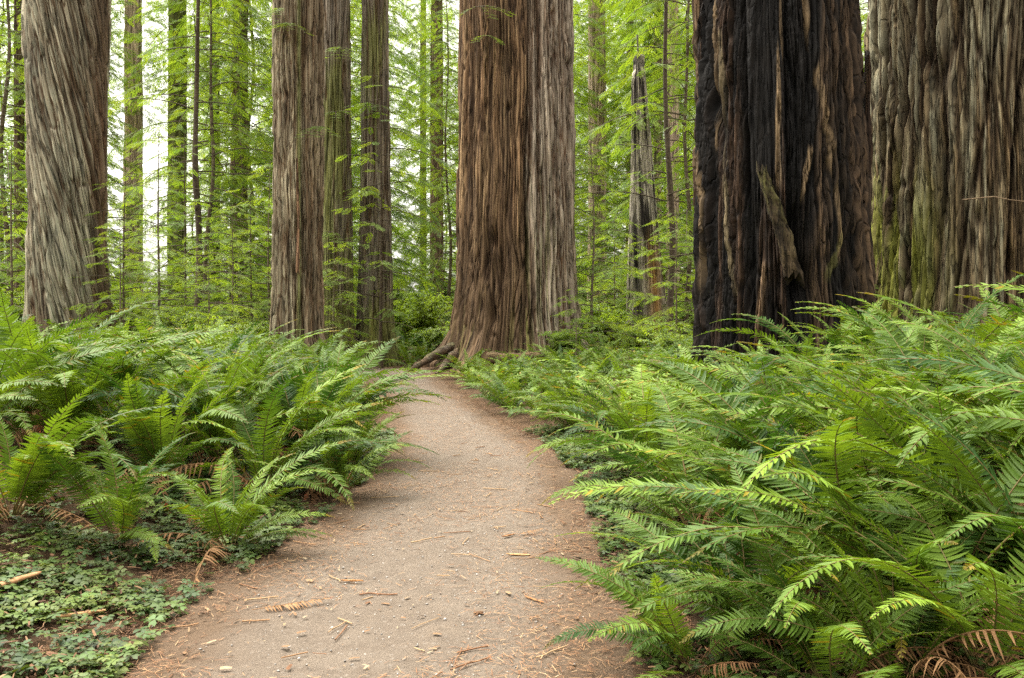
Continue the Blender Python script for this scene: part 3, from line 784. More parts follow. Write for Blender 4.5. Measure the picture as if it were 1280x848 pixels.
# slimmer bare trunks that can be told apart
def paint_pole(colr, moss=0.2):
    def p(f, col, disp):
        col = lerp(colr * 0.65, colr * 1.15, np.clip(0.7 - 0.6 * f['g1'] + 0.5 * f['n2'], 0, 1))
        return lerp(col, MOSS, moss * sstep(-0.1, 0.4, f['big'] + 0.4 * f['n2'])), disp
    return p


PALE = np.array([0.36, 0.27, 0.21]); DKTR = np.array([0.12, 0.08, 0.055])
POLES = [  # px, width px at eye height, depth, colour, moss, label, lean
    (167, 23, 44, PALE * 1.4, 0.05, 'pale pinkish-brown trunk rising between the spiral redwood and the thin dark stem', 0.0),
    (297, 21, 38, DKTR * 1.3, 0.1, 'dark brown trunk left of the slim seamed redwood', 0.006),
    (222, 24, 40, MOSS * 0.9 + 0.02, 0.5, 'greenish mossy trunk directly left of the thin dark stem', 0.0),
    (546, 17, 52, DKTR * 1.7, 0.25, 'mottled trunk standing midway between the mossy redwood and the two-toned giant', 0.0),
    (746, 24, 44, PALE * 1.3, 0.15, 'pale distant trunk just right of the two-toned giant', 0.0),
    (841, 16, 38, PALE * 1.3, 0.0, 'pale pinkish trunk rising behind the burnt snag', 0.0),
    (822, 10, 42, PALE * 1.2, 0.1, 'slim pale trunk behind the burnt snag, thinner than its pinkish neighbour', 0.0),
    (1098, 9, 48, np.array([0.17, 0.12, 0.13]), 0.0, 'purplish slim trunk in the slit between the right-hand giants', 0.0),
    (24, 12, 42, DKTR, 0.2, 'dark thin trunk at the far left beside the spiral redwood', 0.0),
    (788, 11, 58, DKTR * 1.6, 0.2, 'slim brown trunk just left of the burnt snag', 0.0),
    (529, 9, 70, DKTR * 2, 0.2, 'thin distant trunk left of the mottled one', 0.0),
    (268, 13, 55, MOSS * 0.6 + 0.04, 0.4, 'faint greenish trunk right of the thin dark stem', 0.0),
]
for px, w, d, colr, ms, lab, ln in POLES:
    r = w / 2 / FPX * d; cx = xpx(px, d)
    b = big_tree('tall_trunk_tree', lab, cx, d, prof=[(-1, r * 1.25), (1, r * 1.05), (12, r * 0.95), (30, r * 0.75)], ztop=30, ncol=64, dz=0.16, seed=600 + px, flare=r * 0.4,
                 ridge=r * 0.12, ridge_f=1.6 / r, fine=r * 0.05, paint=paint_pole(colr, ms), mat=M_BARK_FAR, lean=ln)
    link('crown', VAR_FAR[px % 3][1], b, (0, 0, 11.0), (0, 0, px), 0.55)


# thin dark stems with bare side limbs and sparse sprays
def stem_tree(label, px, d, h, r, seed, nb=26, L=2.2, fill=0.55, bare=0.3, z0=2.0):
    w, f = conifer(seed, h, z0, nb, L, SP_MID, droop=0.35, trunk_r=r, node=0.3, twig=0.6, bare=bare, lim=0.02, fill=fill)
    place_tree((w.mesh('trunk', [M_TWIG]), f.mesh('crown', [M_SPRAY], smooth=False)), 'thin_conifer_tree', label, xpx(px, d), d)


stem_tree('thin dark straight stem with bare side limbs between the two left redwoods', 244, 28, 18, 0.125, 701, 34, 2.6)
stem_tree('thin dark stem with side limbs before the pale trunks right of the burnt snag', 833, 26, 18, 0.11, 702, 40, 2.4, 0.6, 0.3, 3.0)
stem_tree('slender mossy sapling stem in front of the mossy redwood', 476, 25.5, 9, 0.06, 703, 40, 1.7, 0.75, 0.2, 1.2)
stem_tree('spindly dead-looking sapling at the right foot of the spiral redwood', 156, 19.5, 4.2, 0.035, 704, 22, 1.1, 0.35, 0.3, 0.7)
stem_tree('spindly upright sapling in the low greenery left of the slim seamed redwood', 232, 24, 6.2, 0.04, 705, 30, 1.3, 0.5, 0.3, 0.7)
stem_tree('crooked dark sapling next to the slim seamed redwood', 316, 25, 5.0, 0.04, 706, 26, 1.2, 0.45, 0.3, 0.8)

SAPS = [(196, 22, 1, 0.9, 'young conifer with yellow-green sprays right of the spiral redwood'),
        (150, 18.9, 0, 0.75, 'young conifer leaning its sprays across the foot of the spiral redwood'),
        (290, 24, 0, 1.0, 'young bright conifer left of the slim seamed redwood'),
        (262, 21, 2, 1.1, 'low bushy young conifer in the greenery between the two left redwoods'),
        (12, 24, 1, 0.95, 'young conifer at the left picture edge beside the spiral redwood'),
        (418, 24.5, 0, 0.9, 'young conifer in front of the dark redwood trunk'),
        (742, 24, 1, 0.95, 'young conifer with drooping sprays at the right side of the two-toned giant'),
        (768, 28, 0, 1.1, 'small conifer left of the burnt snag'),
        (846, 20, 0, 0.9, 'small conifer between the burnt snag and the fire-blackened redwood'),
        (720, 20.8, 2, 0.75, 'tiny conifer among ferns in front of the grey side of the two-toned giant'),
        (338, 27, 1, 1.0, 'young conifer half hidden by the slim seamed redwood')]
for px, d, v, s, lab in SAPS:
    place_tree(VAR_SAP[v], 'young_conifer', lab, xpx(px, d), d, rs.uniform(0, 6.28), s)


# green sprigs growing straight out of the big trunks
def sprig_part(parent, px, py, d, seed, n=5, L=0.7):
    r_ = np.random.RandomState(seed); f = Geo(); P, D, U = [], [], []
    b = np.array(rel(px, py, d, parent.location))
    for k in range(n):
        a = r_.uniform(-2.6, -0.5); dd = np.array([math.cos(a), math.sin(a) * 0.7, r_.uniform(-0.3, 0.2)])
        pts = b + dd * np.linspace(0, 1, 5)[:, None] * L * r_.uniform(0.5, 1) + np.array([0, 0, -1]) * (np.linspace(0, 1, 5)[:, None] ** 2) * 0.25
        v, q = tube(pts, [0.012, 0.009, 0.007, 0.005, 0.003], 4); f.add(v, q, 1)
        for s in np.linspace(0.25, 1, 5):
            for sd in (-1, 1):
                p = b * 0 + np.array([np.interp(s, np.linspace(0, 1, 5), pts[:, c]) for c in range(3)])
                aa = a + sd * 0.8; P.append(p); D.append([math.cos(aa), math.sin(aa), -0.3]); U.append([r_.normal(0, .3), r_.normal(0, .3) - .3, 1])
    P, D, U = map(np.array, (P, D, U)); f.inst(SP_NEAR[0], SP_NEAR[1], frames(D.astype(float), U.astype(float)) * 0.8, P, 0)
    f.build('leafy_sprig', [M_SPRAY, M_TWIG], parent, smooth=False)


sprig_part(t_seam, 362, 30, 21.3, 1); sprig_part(t_seam, 352, 12, 21.3, 2, 4); sprig_part(t_seam, 398, 158, 21.4, 3, 4, 0.6)
sprig_part(t_centre, 600, 8, 22.3, 4, 4, 0.9); sprig_part(t_centre, 607, 45, 22.3, 5, 3, 0.6)
sprig_part(t_moss, 466, 130, 26.4, 6, 6, 1.0); sprig_part(t_moss, 452, 235, 26.4, 7, 6, 1.0); sprig_part(t_moss, 480, 330, 26.4, 8, 5, 0.9)
sprig_part(t_dark, 420, 140, 26.0, 9, 6, 1.1); sprig_part(t_dark, 424, 60, 26.0, 10, 6, 1.0); sprig_part(t_dark, 416, 290, 26.0, 11, 6, 1.0)
sprig_part(t_burnt, 1083, 350, 12.6, 12, 2, 0.3)


# the burnt snag
def paint_snag(f, col, disp):
    PX, PY, Z = f['PX'], f['PY'], f['Z']
    col = lerp(CHAR * 5, GREY * 1.5, sstep(-0.40, 0.05, f['n1'] + 0.4 * f['n2']))
    rot = np.exp(-((PX - 822) / 9) ** 2) * sstep(270, 340, PY)
    col = lerp(col, np.array([0.30, 0.16, 0.05]), 0.9 * rot)
    ch = np.exp(-((PX - 799) / 5) ** 2) * sstep(230, 290, PY); col = lerp(col, CHAR, 0.9 * ch)
    disp = disp - 0.14 * np.exp(-((PX - 811) / 3) ** 2) * sstep(280, 330, PY)
    top = Z > 10.2 - 1.6 * np.abs(np.sin(f['TH'] * 1.5 + 0.5)); disp = np.where(top, disp - 0.35 * np.clip(Z - 9.2, 0, 2), disp)
    return col, disp


big_tree('burnt_snag', 'broken grey and black burnt snag with orange rotten wood at its foot', xpx(811, 29.0), 29.0,
         prof=[(-1, 0.80), (0.5, 0.72), (2.5, 0.62), (5, 0.47), (8, 0.31), (10.6, 0.22)], ztop=10.8, ncol=150, dz=0.05, seed=650, flare=0.25, ridge=0.06, ridge_f=6, lean=-0.036, paint=paint_snag)


# ------------------------------------------------------------------ broadleaf shrubs
def leaf_template(l, w):
    V = np.array([[0, 0, 0], [l * .35, w * .5, .012 * l / .06], [l, 0, -.012 * l / .06], [l * .35, -w * .5, .012 * l / .06]]); return V, np.array([[0, 1, 2, 3]])


def shrub_data(seed, h, spread, nst, leaf):
    r_ = np.random.RandomState(seed); w, f = Geo(), Geo(); P, D, U = [], [], []
    for k in range(nst):
        az = r_.uniform(0, 6.28); le = h * r_.uniform(0.6, 1.1); out_ = spread * r_.uniform(0.2, 1.0)
        t = np.linspace(0, 1, 9)
        pts = np.stack([np.cos(az) * out_ * t ** 1.3, np.sin(az) * out_ * t ** 1.3, le * (t - 0.25 * t ** 3)], 1) + 0.05 * r_.normal(size=(9, 3)) * t[:, None]
        v, q = tube(pts, 0.014 * (1 - 0.8 * t) + 0.002, 4); w.add(v, q, 0)
        for j in range(26):
            s = r_.uniform(0.2, 1.0); p = np.array([np.interp(s, t, pts[:, c]) for c in range(3)])
            ta = r_.uniform(0, 6.28); tl = r_.uniform(0.12, 0.38) * h / 1.5
            td = np.array([math.cos(ta), math.sin(ta), r_.uniform(-0.2, 0.4)])
            v, q = tube(np.stack([p, p + td * tl * .5, p + td * tl]), [0.004, 0.003, 0.001], 3); w.add(v, q, 0)
            for m in range(7):
                a2 = ta + (1 if m % 2 else -1) * r_.uniform(0.5, 1.1)
                P.append(p + td * tl * (m + 1) / 7); D.append([math.cos(a2), math.sin(a2), r_.uniform(-0.5, 0.15)]); U.append([r_.normal(0, .4), r_.normal(0, .4), 1])
    P, D, U = map(lambda a: np.array(a, float), (P, D, U)); sc = r_.uniform(0.7, 1.3, len(P))
    sh = r_.uniform(0.75, 1.25, (len(P), 1)) * np.ones((1, 3))
    f.inst(leaf[0], leaf[1], frames(D, U) * sc[:, None, None], P, 0, sh)
    return (w.mesh('stems', [M_TWIG]), f.mesh('foliage', [M_SHRUB], smooth=False))


SHRUB = [shrub_data(801, 1.5, 1.0, 16, leaf_template(0.085, 0.045)), shrub_data(802, 2.2, 1.2, 18, leaf_template(0.10, 0.055)), shrub_data(803, 1.1, 1.1, 14, leaf_template(0.07, 0.04))]


def place_shrub(v, px, d, s, lab, rz, group=None, z=None):
    cx = xpx(px, d); b = thing('leafy_shrub', (cx, d, f_base(cx, d) if z is None else z), lab, 'shrub', group, rz); b.scale = (s, s, s)
    link('stems', SHRUB[v][0], b); link('foliage', SHRUB[v][1], b)


SHR = [(705, 22.0, 0, 0.95, 'leafy shrub against the grey right side of the two-toned giant'),
       (528, 30.0, 1, 1.2, 'bright lime shrub filling the gap left of the two-toned giant'),
       (548, 27.5, 0, 1.0, 'shrub close behind the left root of the two-toned giant'),
       (498, 30.5, 2, 1.5, 'low bright shrub past the bend of the path'),
       (222, 22.5, 0, 1.1, 'dark-leaved shrub below the thin dark stem'),
       (250, 19.5, 2, 1.2, 'low broad-leaved shrub above the left ferns'),
       (176, 21, 1, 0.8, 'upright shrub right of the spiral redwood'),
       (318, 23, 0, 1.0, 'shrub at the left foot of the slim seamed redwood'),
       (20, 25, 1, 1.1, 'shrub at the left picture edge behind the ferns'),
       (445, 30, 1, 1.0, 'shrub between the dark and the mossy redwood trunks'),
       (760, 26, 1, 1.0, 'shrub in the clearing right of the two-toned giant'),
       (852, 18, 0, 0.9, 'shrub next to the left foot of the fire-blackened redwood'),
       (790, 24, 2, 1.3, 'low shrub in front of the burnt snag'),
       (830, 24.5, 0, 0.9, 'yellow-green shrub touching the orange foot of the burnt snag'),
       (1088, 22, 1, 1.0, 'shrub in the slit between the right-hand giants')]
for px, d, v, s, lab in SHR: place_shrub(v, px, d, s, lab, rs.uniform(0, 6.28))
for i in range(46):
    d = 32 + 34 * ((i * 0.618) % 1); px = -60 + 1250 * ((i * 0.7548 + .3) % 1)
    place_shrub(i % 3, px, d, rs.uniform(1.2, 2.2), 'green shrub in the far understory beyond the big trunks', rs.uniform(0, 6.28), 'understory shrubs beyond the big trunks')


# ------------------------------------------------------------------ fallen logs
def log(label, a, b, r, seed, mossy):
    a = np.array(a, float); b = np.array(b, float); c = (a + b) / 2
    n = 40; P = a + (b - a) * np.linspace(0, 1, n)[:, None] - c; P[:, 2] += 0.08 * pnoise(np.stack([np.linspace(0, 3, n)] * 3, 1), seed)
    v, q = tube(P, np.full(n, r) * (1 - 0.25 * np.linspace(0, 1, n)), 20); ce = np.repeat(P, 20, 0); off = v - ce
    nz_ = pnoise(v * 2.5, seed + 1); n2 = pnoise(v * np.array([3, 9, 9]), seed + 2)
    v = ce + off * (1 + 0.25 * nz_ + 0.15 * n2)[:, None]
    col = lerp(REDBR * 0.5, BROWN * 0.9, np.clip(.5 + n2, 0, 1)); col = lerp(col, MOSS, mossy * sstep(-0.2, 0.3, nz_ + off[:, 2] / r * 0.5))
    g = Geo(); g.add(v, q, 0, col)
    for e in (0, n - 1):
        ring = v[e * 20:(e + 1) * 20]; g.add(np.vstack([ring, ring.mean(0)[None]]), np.stack([np.arange(20), (np.arange(20) + 1) % 20, np.full(20, 20)], 1), 0, TAN * .7)
    vv = np.concatenate(g.v)
    o = g.build('fallen_log', [M_BARK], extra={'fib': vv[:, [1, 2, 0]]}); o.location = c
    tag(o, label, 'log')


log('mossy fallen log behind the bend of the path', (xpx(435, 29.5), 29.4, 0.52), (xpx(585, 27.5), 27.2, 0.40), 0.17, 41, 0.75)
log('reddish fallen log showing through the ferns on the left', (xpx(205, 15.6), 15.8, 0.74), (xpx(345, 15.0), 15.0, 0.70), 0.17, 42, 0.1)
log('pale brown log lying in ferns before the two-toned giant', (xpx(612, 20.6), 20.6, 0.5), (xpx(690, 20.2), 20.2, 0.62), 0.15, 43, 0.15)


# ------------------------------------------------------------------ sword ferns
def frond_geo(L, e0, e1, side, npair, wmax, seed, detail=True, pw=0.016, curl=0.0, ragged=0.0):
    """one frond growing from the origin towards +x: rib and a row of pointed leaflets each side"""
    r_ = np.random.RandomState(seed); n = 26
    s = np.linspace(0, 1, n); e = e0 + (e1 - e0) * s ** 1.25
    az = side * s ** 2
    T = np.stack([np.cos(az) * np.cos(e), np.sin(az) * np.cos(e), np.sin(e)], 1)
    P = np.concatenate([[[0, 0, 0]], np.cumsum((T[1:] + T[:-1]) / 2 * (L / (n - 1)), 0)])
    g = Geo()
    rr = 0.0042 * (1 - 0.85 * s) + 0.0006
    v, q = tube(P, rr, 4 if detail else 3); g.add(v, q, 1)
    st = 0.14
    si = st + (1 - st) * (np.arange(npair) + 0.5) / npair
    si = np.repeat(si, 2) + r_.uniform(-0.004, 0.004, npair * 2); sd = np.tile([-1.0, 1.0], npair)
    si = np.clip(si, 0, 0.995)
    if ragged > 0:
        keep = r_.uniform(size=len(si)) > ragged; si, sd = si[keep], sd[keep]
    it = lambda A: np.stack([np.interp(si, s, A[:, k]) for k in range(3)], 1)
    p, t = it(P), it(T); t /= np.linalg.norm(t, axis=1)[:, None]
    S = np.cross(np.array([0, 0, 1.0]), t); S /= np.linalg.norm(S, axis=1)[:, None] + 1e-6
    Nn = np.cross(t, S)
    u = (si - st) / (1 - st)
    w = wmax * np.minimum(1.0, 0.62 + 1.5 * u) * np.power(np.clip(1 - u ** 2.4, 0, 1), 0.9) * r_.uniform(0.88, 1.1, len(u)) + 0.006
    fa = np.radians(8 + 42 * u ** 2 + r_.uniform(-6, 6, len(u)))
    D = S * (sd * np.cos(fa))[:, None] + t * np.sin(fa)[:, None]
    lift = r_.uniform(-0.10, 0.22, len(u)) + curl * r_.uniform(0.3, 1.3, len(u))
    qs = np.array([0.0, 0.10, 0.5, 0.82, 1.0]); hw = np.array([0.35, 1.0, 0.82, 0.45, 0.02])
    wv = np.cross(Nn, D); wv /= np.linalg.norm(wv, axis=1)[:, None]
    c = p[:, None] + D[:, None] * (w[:, None] * qs)[:, :, None] + t[:, None] * (w[:, None] * 0.16 * qs ** 2)[:, :, None] - Nn[:, None] * (w * lift)[:, None, None] * (qs ** 1.8)[None, :, None] + Nn[:, None] * 0.10 * (w[:, None] * qs * (1 - qs))[:, :, None]
    half = (pw * (0.55 + 0.45 * w / wmax))[:, None] * 0.5 * hw[None]
    tw = r_.uniform(-0.5, 0.5, len(u)); wd = wv * np.cos(tw)[:, None] + Nn * np.sin(tw)[:, None]
    a = c + wd[:, None] * half[:, :, None]; b = c - wd[:, None] * half[:, :, None]
    k, m = len(u), len(qs)
    if detail:
        fold = Nn[:, None] * (half * 0.35)[:, :, None]
        V = np.stack([a, c - fold, b], 2)
        idx = np.arange(k)[:, None, None] * m * 3 + np.arange(m - 1)[None, :, None] * 3 + np.arange(2)[None, None]
        F = np.stack([idx, idx + 1, idx + 4, idx + 3], -1).reshape(-1, 4)
    else:
        V = np.stack([a, b], 2)
        idx = np.arange(k)[:, None] * m * 2 + np.arange(m - 1)[None] * 2
        F = np.stack([idx, idx + 1, idx + 3, idx + 2], -1).reshape(-1, 4)
    sh = r_.uniform(0.85, 1.15, (k, 1)) * (0.95 + 0.15 * u[:, None])
    sh = sh * np.ones((1, 3))
    if seed % 3 == 0: sh[u > 0.90] *= np.array([1.7, 0.8, 0.8])          # browned tip
    if seed % 4 == 1: sh[r_.uniform(size=k) < 0.05] *= np.array([1.8, 0.9, 0.9])
    colr = np.repeat(sh, V.shape[1] * V.shape[2], 0)
    g.add(V.reshape(-1, 3), F, 0, colr)
    return g


FROND_SPEC = [  # length, start elevation, end elevation, side drift
    (1.25, 78, 5, 0.25), (1.30, 72, -18, -0.3), (1.15, 66, -32, 0.4), (1.20, 58, -38, -0.35), (1.05, 80, 30, 0.15), (1.30, 64, -12, 0.1),
    (1.15, 48, -40, 0.5), (1.05, 40, -35, -0.45), (1.25, 70, -45, -0.15), (1.10, 30, -28, 0.2)]
FROND = [frond_geo(L, rad(a), rad(b), sdr, int(L * 40), 0.110, 900 + i, pw=0.0185, ragged=(0.0, 0.05, 0.0, 0.09)[i % 4]).mesh('frond', [M_FERN, M_RIB]) for i, (L, a, b, sdr) in enumerate(FROND_SPEC)]
UPR, ARCH, LOW = [0, 4, 5, 1], [1, 2, 3, 5, 8], [3, 6, 7, 9]
DEADF = [frond_geo(L, rad(a), rad(b), sdr, 26, 0.075, 940 + i, pw=0.013, curl=1.1, ragged=0.35).mesh('dead_frond', [M_DEAD, M_DEAD]) for i, (L, a, b, sdr) in enumerate([(0.8, 40, -80, 0.5), (0.9, 20, -50, -0.6), (0.7, 55, -95, 0.8), (0.6, 10, -25, 0.3)])]


def fern_parts(r_, nf, toward=None, spread=1.0, up=0.42):
    """list of (kind, mesh index, yaw, pitch, roll, scale) making one plant"""
    L = []
    for k in range(nf):
        t = (k + 0.5) / nf
        pool = UPR if t < up else (ARCH if t < max(0.8, up + 0.12) else LOW)
        yaw = k * 2.39996 + r_.uniform(-0.4, 0.4)
        if toward is not None and r_.random() < 0.35: yaw = toward + r_.uniform(-0.8, 0.8)
        L.append(('frond', r_.choice(pool), yaw, r_.uniform(-0.16, 0.12) * spread, r_.uniform(-0.45, 0.45), r_.uniform(0.72, 1.1)))
    for k in range(r_.randint(6, 11)):
        L.append(('dead_frond', r_.randint(0, 3), r_.uniform(0, 6.28), r_.uniform(-0.55, 0.2), r_.uniform(-0.5, 0.5), r_.uniform(0.8, 1.3)))
    return L


def near_fern(x, y, sc, seed, label, nf=20, group=None, toward=None, extra=(), up=0.55):
    r_ = random.Random(seed)
    b = thing('sword_fern', (x, y, f_base(x, y) - 0.02), label, 'fern', group, 0); b.scale = (sc * 1.14,) * 3
    for kind, i, yaw, pit, roll, s in list(fern_parts(r_, nf, toward, 1.0, up)) + list(extra):
        if kind == 'dead_frond' and math.cos(yaw) * (1 if x < -0.6 else -1) > 0.3: yaw += math.pi      # dry ones fall away from the path
        link(kind, (FROND if kind == 'frond' else DEADF)[i], b, (0.04 * math.cos(yaw), 0.04 * math.sin(yaw), 0.02), (roll, pit, yaw), s)
    return b


def fern_variant(seed, nf, detail_n):
    """a whole small plant as one mesh, for places too far off to show its fronds"""
    r_ = random.Random(seed); g = Geo()
    src = [frond_geo(L, rad(a), rad(b), sdr, detail_n, 0.098, 900 + i, detail=False, pw=0.036 * 28 / detail_n * .8) for i, (L, a, b, sdr) in enumerate(FROND_SPEC)]
    for kind, i, yaw, pit, roll, s in fern_parts(r_, nf):
        if kind != 'frond': continue
        M = np.array(Euler((roll, pit, yaw)).to_matrix()) * s
        k = r_.uniform(0.75, 1.25)
        for v, f, m, c, o in zip(src[i].v, src[i].f, src[i].m, src[i].c, np.cumsum([0] + [len(a) for a in src[i].v])):
            g.add(v @ M.T, f - o, int(m[0]), c * k)
    return g.mesh('sword_fern', [M_FERN, M_RIB], smooth=True)


FERN_FAR = [fern_variant(960 + i, 18, 24) for i in range(5)]

FERNS = []


def clear(x, y, dist):
    l, r = path_edges(y)
    for (tx, ty, tr) in TRUNKS:
        if (x - tx) ** 2 + (y - ty) ** 2 < (tr + 0.2) ** 2: return False
    return all((x - a) ** 2 + (y - b) ** 2 > dist ** 2 for a, b in FERNS)


HERO = [  # px of root, py of root (on flat ground), scale, fronds, facing, label
    # left of the path
    (402, 572, 1.14, 26, None, 'tall dark green fern crowding the left path edge, nearest to the bend'),
    (380, 590, 1.2, 26, None, 'big upright fern at the left edge of the path, front of its clump'),
    (330, 632, 0.95, 20, 0.1, 'fern with one long frond reaching right toward the path above the sorrel'),
    (205, 640, 0.92, 20, -0.9, 'fern with pale arching tips above the clover patch on the left'),
    (95, 628, 1.05, 22, -1.0, 'fern at the front left with fronds drooping over bare soil'),
    (-20, 625, 1.1, 22, -0.8, 'fern cut by the left picture edge with a pale frond hanging down'),
    (436, 590, 0.66, 16, None, 'short fern tucked under the tall one at the left path edge'),
    (425, 622, 0.62, 15, None, 'small bright fern low on the left path edge, just above the sorrel'),
    (285, 690, 0.72, 16, -0.4, 'small fern at the front of the left bank, half sunk in sorrel'),
    (150, 700, 0.70, 15, -1.1, 'low fern with curved tips standing forward in the clover patch'),
    (15, 705, 0.85, 17, -0.6, 'pale-tipped fern at the left picture edge above the orange wood piece'),
    # right of the path
    (868, 640, 0.85, 18, 2.8, 'small fern leaning over the right path edge halfway along'),
    (815, 585, 0.9, 20, 3.0, 'fern with silvery fronds over the right path edge before the bend'),
    (725, 545, 0.9, 20, 3.0, 'fern bulging over the right path edge just before the bend'),
    (960, 720, 0.95, 20, 3.0, 'arching fern on the right path edge, second from the front'),
    (930, 810, 0.72, 14, 2.9, 'low fern spreading onto the right path edge at the bottom'),
    (1080, 800, 1.0, 22, 2.6, 'big fern in the right foreground with long arching pale fronds'),
    (1235, 800, 1.1, 22, 2.4, 'fern in the lower right corner with fronds arching left'),
    (1010, 690, 1.1, 24, 2.4, 'tall bright fern in the middle of the right bank front'),
    (1180, 690, 1.15, 24, 2.2, 'tall fern near the right edge with brown dry fronds at its base'),
    (865, 842, 0.58, 13, 3.0, 'lowest fern at the right path edge, one frond lying over the dirt'),
    (1005, 846, 0.75, 16, 2.7, 'fern at the bottom edge between the low path fern and the corner'),
    (1165, 850, 0.9, 18, 2.5, 'fern at the bottom right with fronds crossing over dry brown ones'),
    (1310, 850, 0.9, 18, 2.5, 'fern filling the extreme lower right corner'),
    (1040, 892, 0.58, 14, 2.8, 'small fern at the bottom edge beside dry brown fronds'),
    (1125, 900, 0.72, 16, 2.6, 'fern spilling over the bottom edge of the right foreground'),
    (1235, 905, 0.78, 16, 2.5, 'fern at the bottom edge just left of the lower right corner'),
    (1110, 720, 1.0, 20, 2.6, 'fern behind the big arching one in the right foreground'),
    (1320, 720, 1.15, 22, 2.6, 'fern cut by the right picture edge, its fronds arching in'),
]
for k, (px, py, sc, nf, tw, lab) in enumerate(HERO):
    d = EYE * FPX / (py - HOR); x = xpx(px, d); FERNS.append((x, d))
    ex = []
    if px == 1080: ex = [('frond', 1, 2.75, 0.1, 0.1, 1.15), ('frond', 5, 3.0, 0.2, -0.2, 1.1), ('frond', 8, 2.5, 0.0, 0.2, 1.15), ('frond', 3, -2.7, 0.1, 0.0, 1.1)]
    if px == 330: ex = [('frond', 5, 0.35, 0.35, 0.1, 1.1), ('frond', 3, -0.6, 0.2, 0.1, 1.0)]
    if px == 1235: ex = [('frond', 1, 2.9, 0.1, 0.1, 1.15), ('frond', 8, -2.6, 0.0, 0.2, 1.15)]
    near_fern(x, d, sc, 2000 + k, lab, nf, None, tw, ex, 0.75 if (px < 480 and py < 600) else 0.55)

rr_ = random.Random(77); nfern = 0
for tries in range(9000):
    d = 3.2 * (24 / 3.2) ** rr_.random(); px = rr_.uniform(-90, 1370) if d > 7.5 else rr_.uniform(-220, 1640); x = xpx(px, d)
    l, r = path_edges(d)
    left = x < l - 0.45; right = x > r + 0.55
    if d > 8.5 and left: left = x < l - 0.85
    if d > 11.5 and not left: right = x > r + 0.38
    if not (left or right): continue
    if left and (d < 6.4 or d > 21 or (px > 430 and d > 15)): continue
    if right and (d > 21.5 or (x < r + 0.6 and d < 5)): continue
    if right and d < 3.4: continue
    dist = 0.50 + 0.02 * d if d < 10 else 0.80
    if not clear(x, d, dist): continue
    FERNS.append((x, d)); nfern += 1
    near = d < 9.5
    sc = rr_.uniform(0.74, 1.22) * (1.0 if near else 1.05)
    if right and d > 12: sc *= 0.85
    side = 'left of the path' if left else 'right of the path'
    if near:
        edge = 'close behind the front row' if (d < 7.5) else 'in the middle rows'
        near_fern(x, d, sc, 3000 + tries, f'green sword fern {edge} of the bank {side}', 18, f'ferns {edge} {side}', (-0.6 if left else 2.8) if rr_.random() < .5 else None)
    else:
        o = link('sword_fern', FERN_FAR[rr_.randint(0, 4)], None, (x, d, f_base(x, d) - 0.02), (0, 0, rr_.uniform(0, 6.28)), sc)
        far = 'farther back' if d < 15 else 'at the far end'
        tag(o, f'green sword fern {far} in the bank {side}', 'fern', f'ferns {far} in the bank {side}')
for px, d, sc in ((512, 25.6, 1.0), (530, 26.4, 1.1), (498, 27.4, 1.2), (478, 28.2, 1.1), (545, 27.6, 1.1), (515, 28.8, 1.3), (455, 29.0, 1.2)):
    x = xpx(px, d); o = link('sword_fern', FERN_FAR[px % 5], None, (x, d, f_base(x, d)), (0, 0, px * 0.7), sc)
    tag(o, 'green sword fern past the bend of the path, left of the two-toned giant', 'fern', 'ferns past the bend of the path')
print('ferns', len(FERNS))


# ------------------------------------------------------------------ ground cover, undergrowth, litter
def scatter_frames(k, r_, tilt=0.35):
    a = r_.uniform(0, 2 * np.pi, k); D = np.stack([np.cos(a), np.sin(a), r_.normal(0, tilt * 0.5, k)], 1)
    U = np.stack([r_.normal(0, tilt, k), r_.normal(0, tilt, k), np.ones(k)], 1)
    return frames(D, U)


def sorrel():
    V, F = [], []
    for a in (0, 2.094, 4.189):
        c, s = math.cos(a), math.sin(a); b = len(V)
        for (x, y, z) in ((0.02, 0, 0), (0.55, 0.50, -0.04), (1.0, 0.40, -0.16), (0.86, 0, 0.02), (1.0, -0.40, -0.16), (0.55, -0.50, -0.04)):
            V.append((x * c - y * s, x * s + y * c, z))
        F += [[b, b + 1, b + 2, b + 3], [b, b + 3, b + 4, b + 5]]
    tv, tf = np.array(V) * 0.034, np.array(F)
    r_ = np.random.RandomState(5); k = 34000
    d = r_.uniform(2.9, 11.5, k); l, r = path_edges(d)
    side = r_.uniform(size=k) < 0.62
    x = np.where(side, l + 0.22 - np.abs(r_.normal(0, 1.1, k)) - 0.12, r + np.abs(r_.normal(0, 0.75, k)) + 0.02)
    n = noise2(x, d, 31, 1.6) + 0.6 * noise2(x, d, 32, 5.0)
    edge = np.where(side, l - x, x - r)
    keep = n + 0.55 * sstep(-0.1, 0.7, edge) - np.where(side, 0.04, 0.12) > r_.uniform(-0.25, 0.35, k)
    keep &= np.where(side, (x > l - 2.6), True)
    x, d = x[keep], d[keep]; k = len(x)
    z = ground_z(x, d) + r_.uniform(0.015, 0.085, k)
    sc = r_.uniform(0.4, 1.25, k); sh = r_.uniform(0.6, 1.4, (k, 1)); hue = r_.uniform(-.18, .22, (k, 1))
    g = Geo(); g.inst(tv, tf, scatter_frames(k, r_, 0.28) * sc[:, None, None], np.stack([x, d, z], 1), 0, np.concatenate([sh * (1 + hue), sh, sh * (1 - hue)], 1))
    print('sorrel', k)
    tag(g.build('ground_cover', [M_SORREL], smooth=False), 'low clover-like sorrel carpeting the edges of the path', kind='stuff')


sorrel()


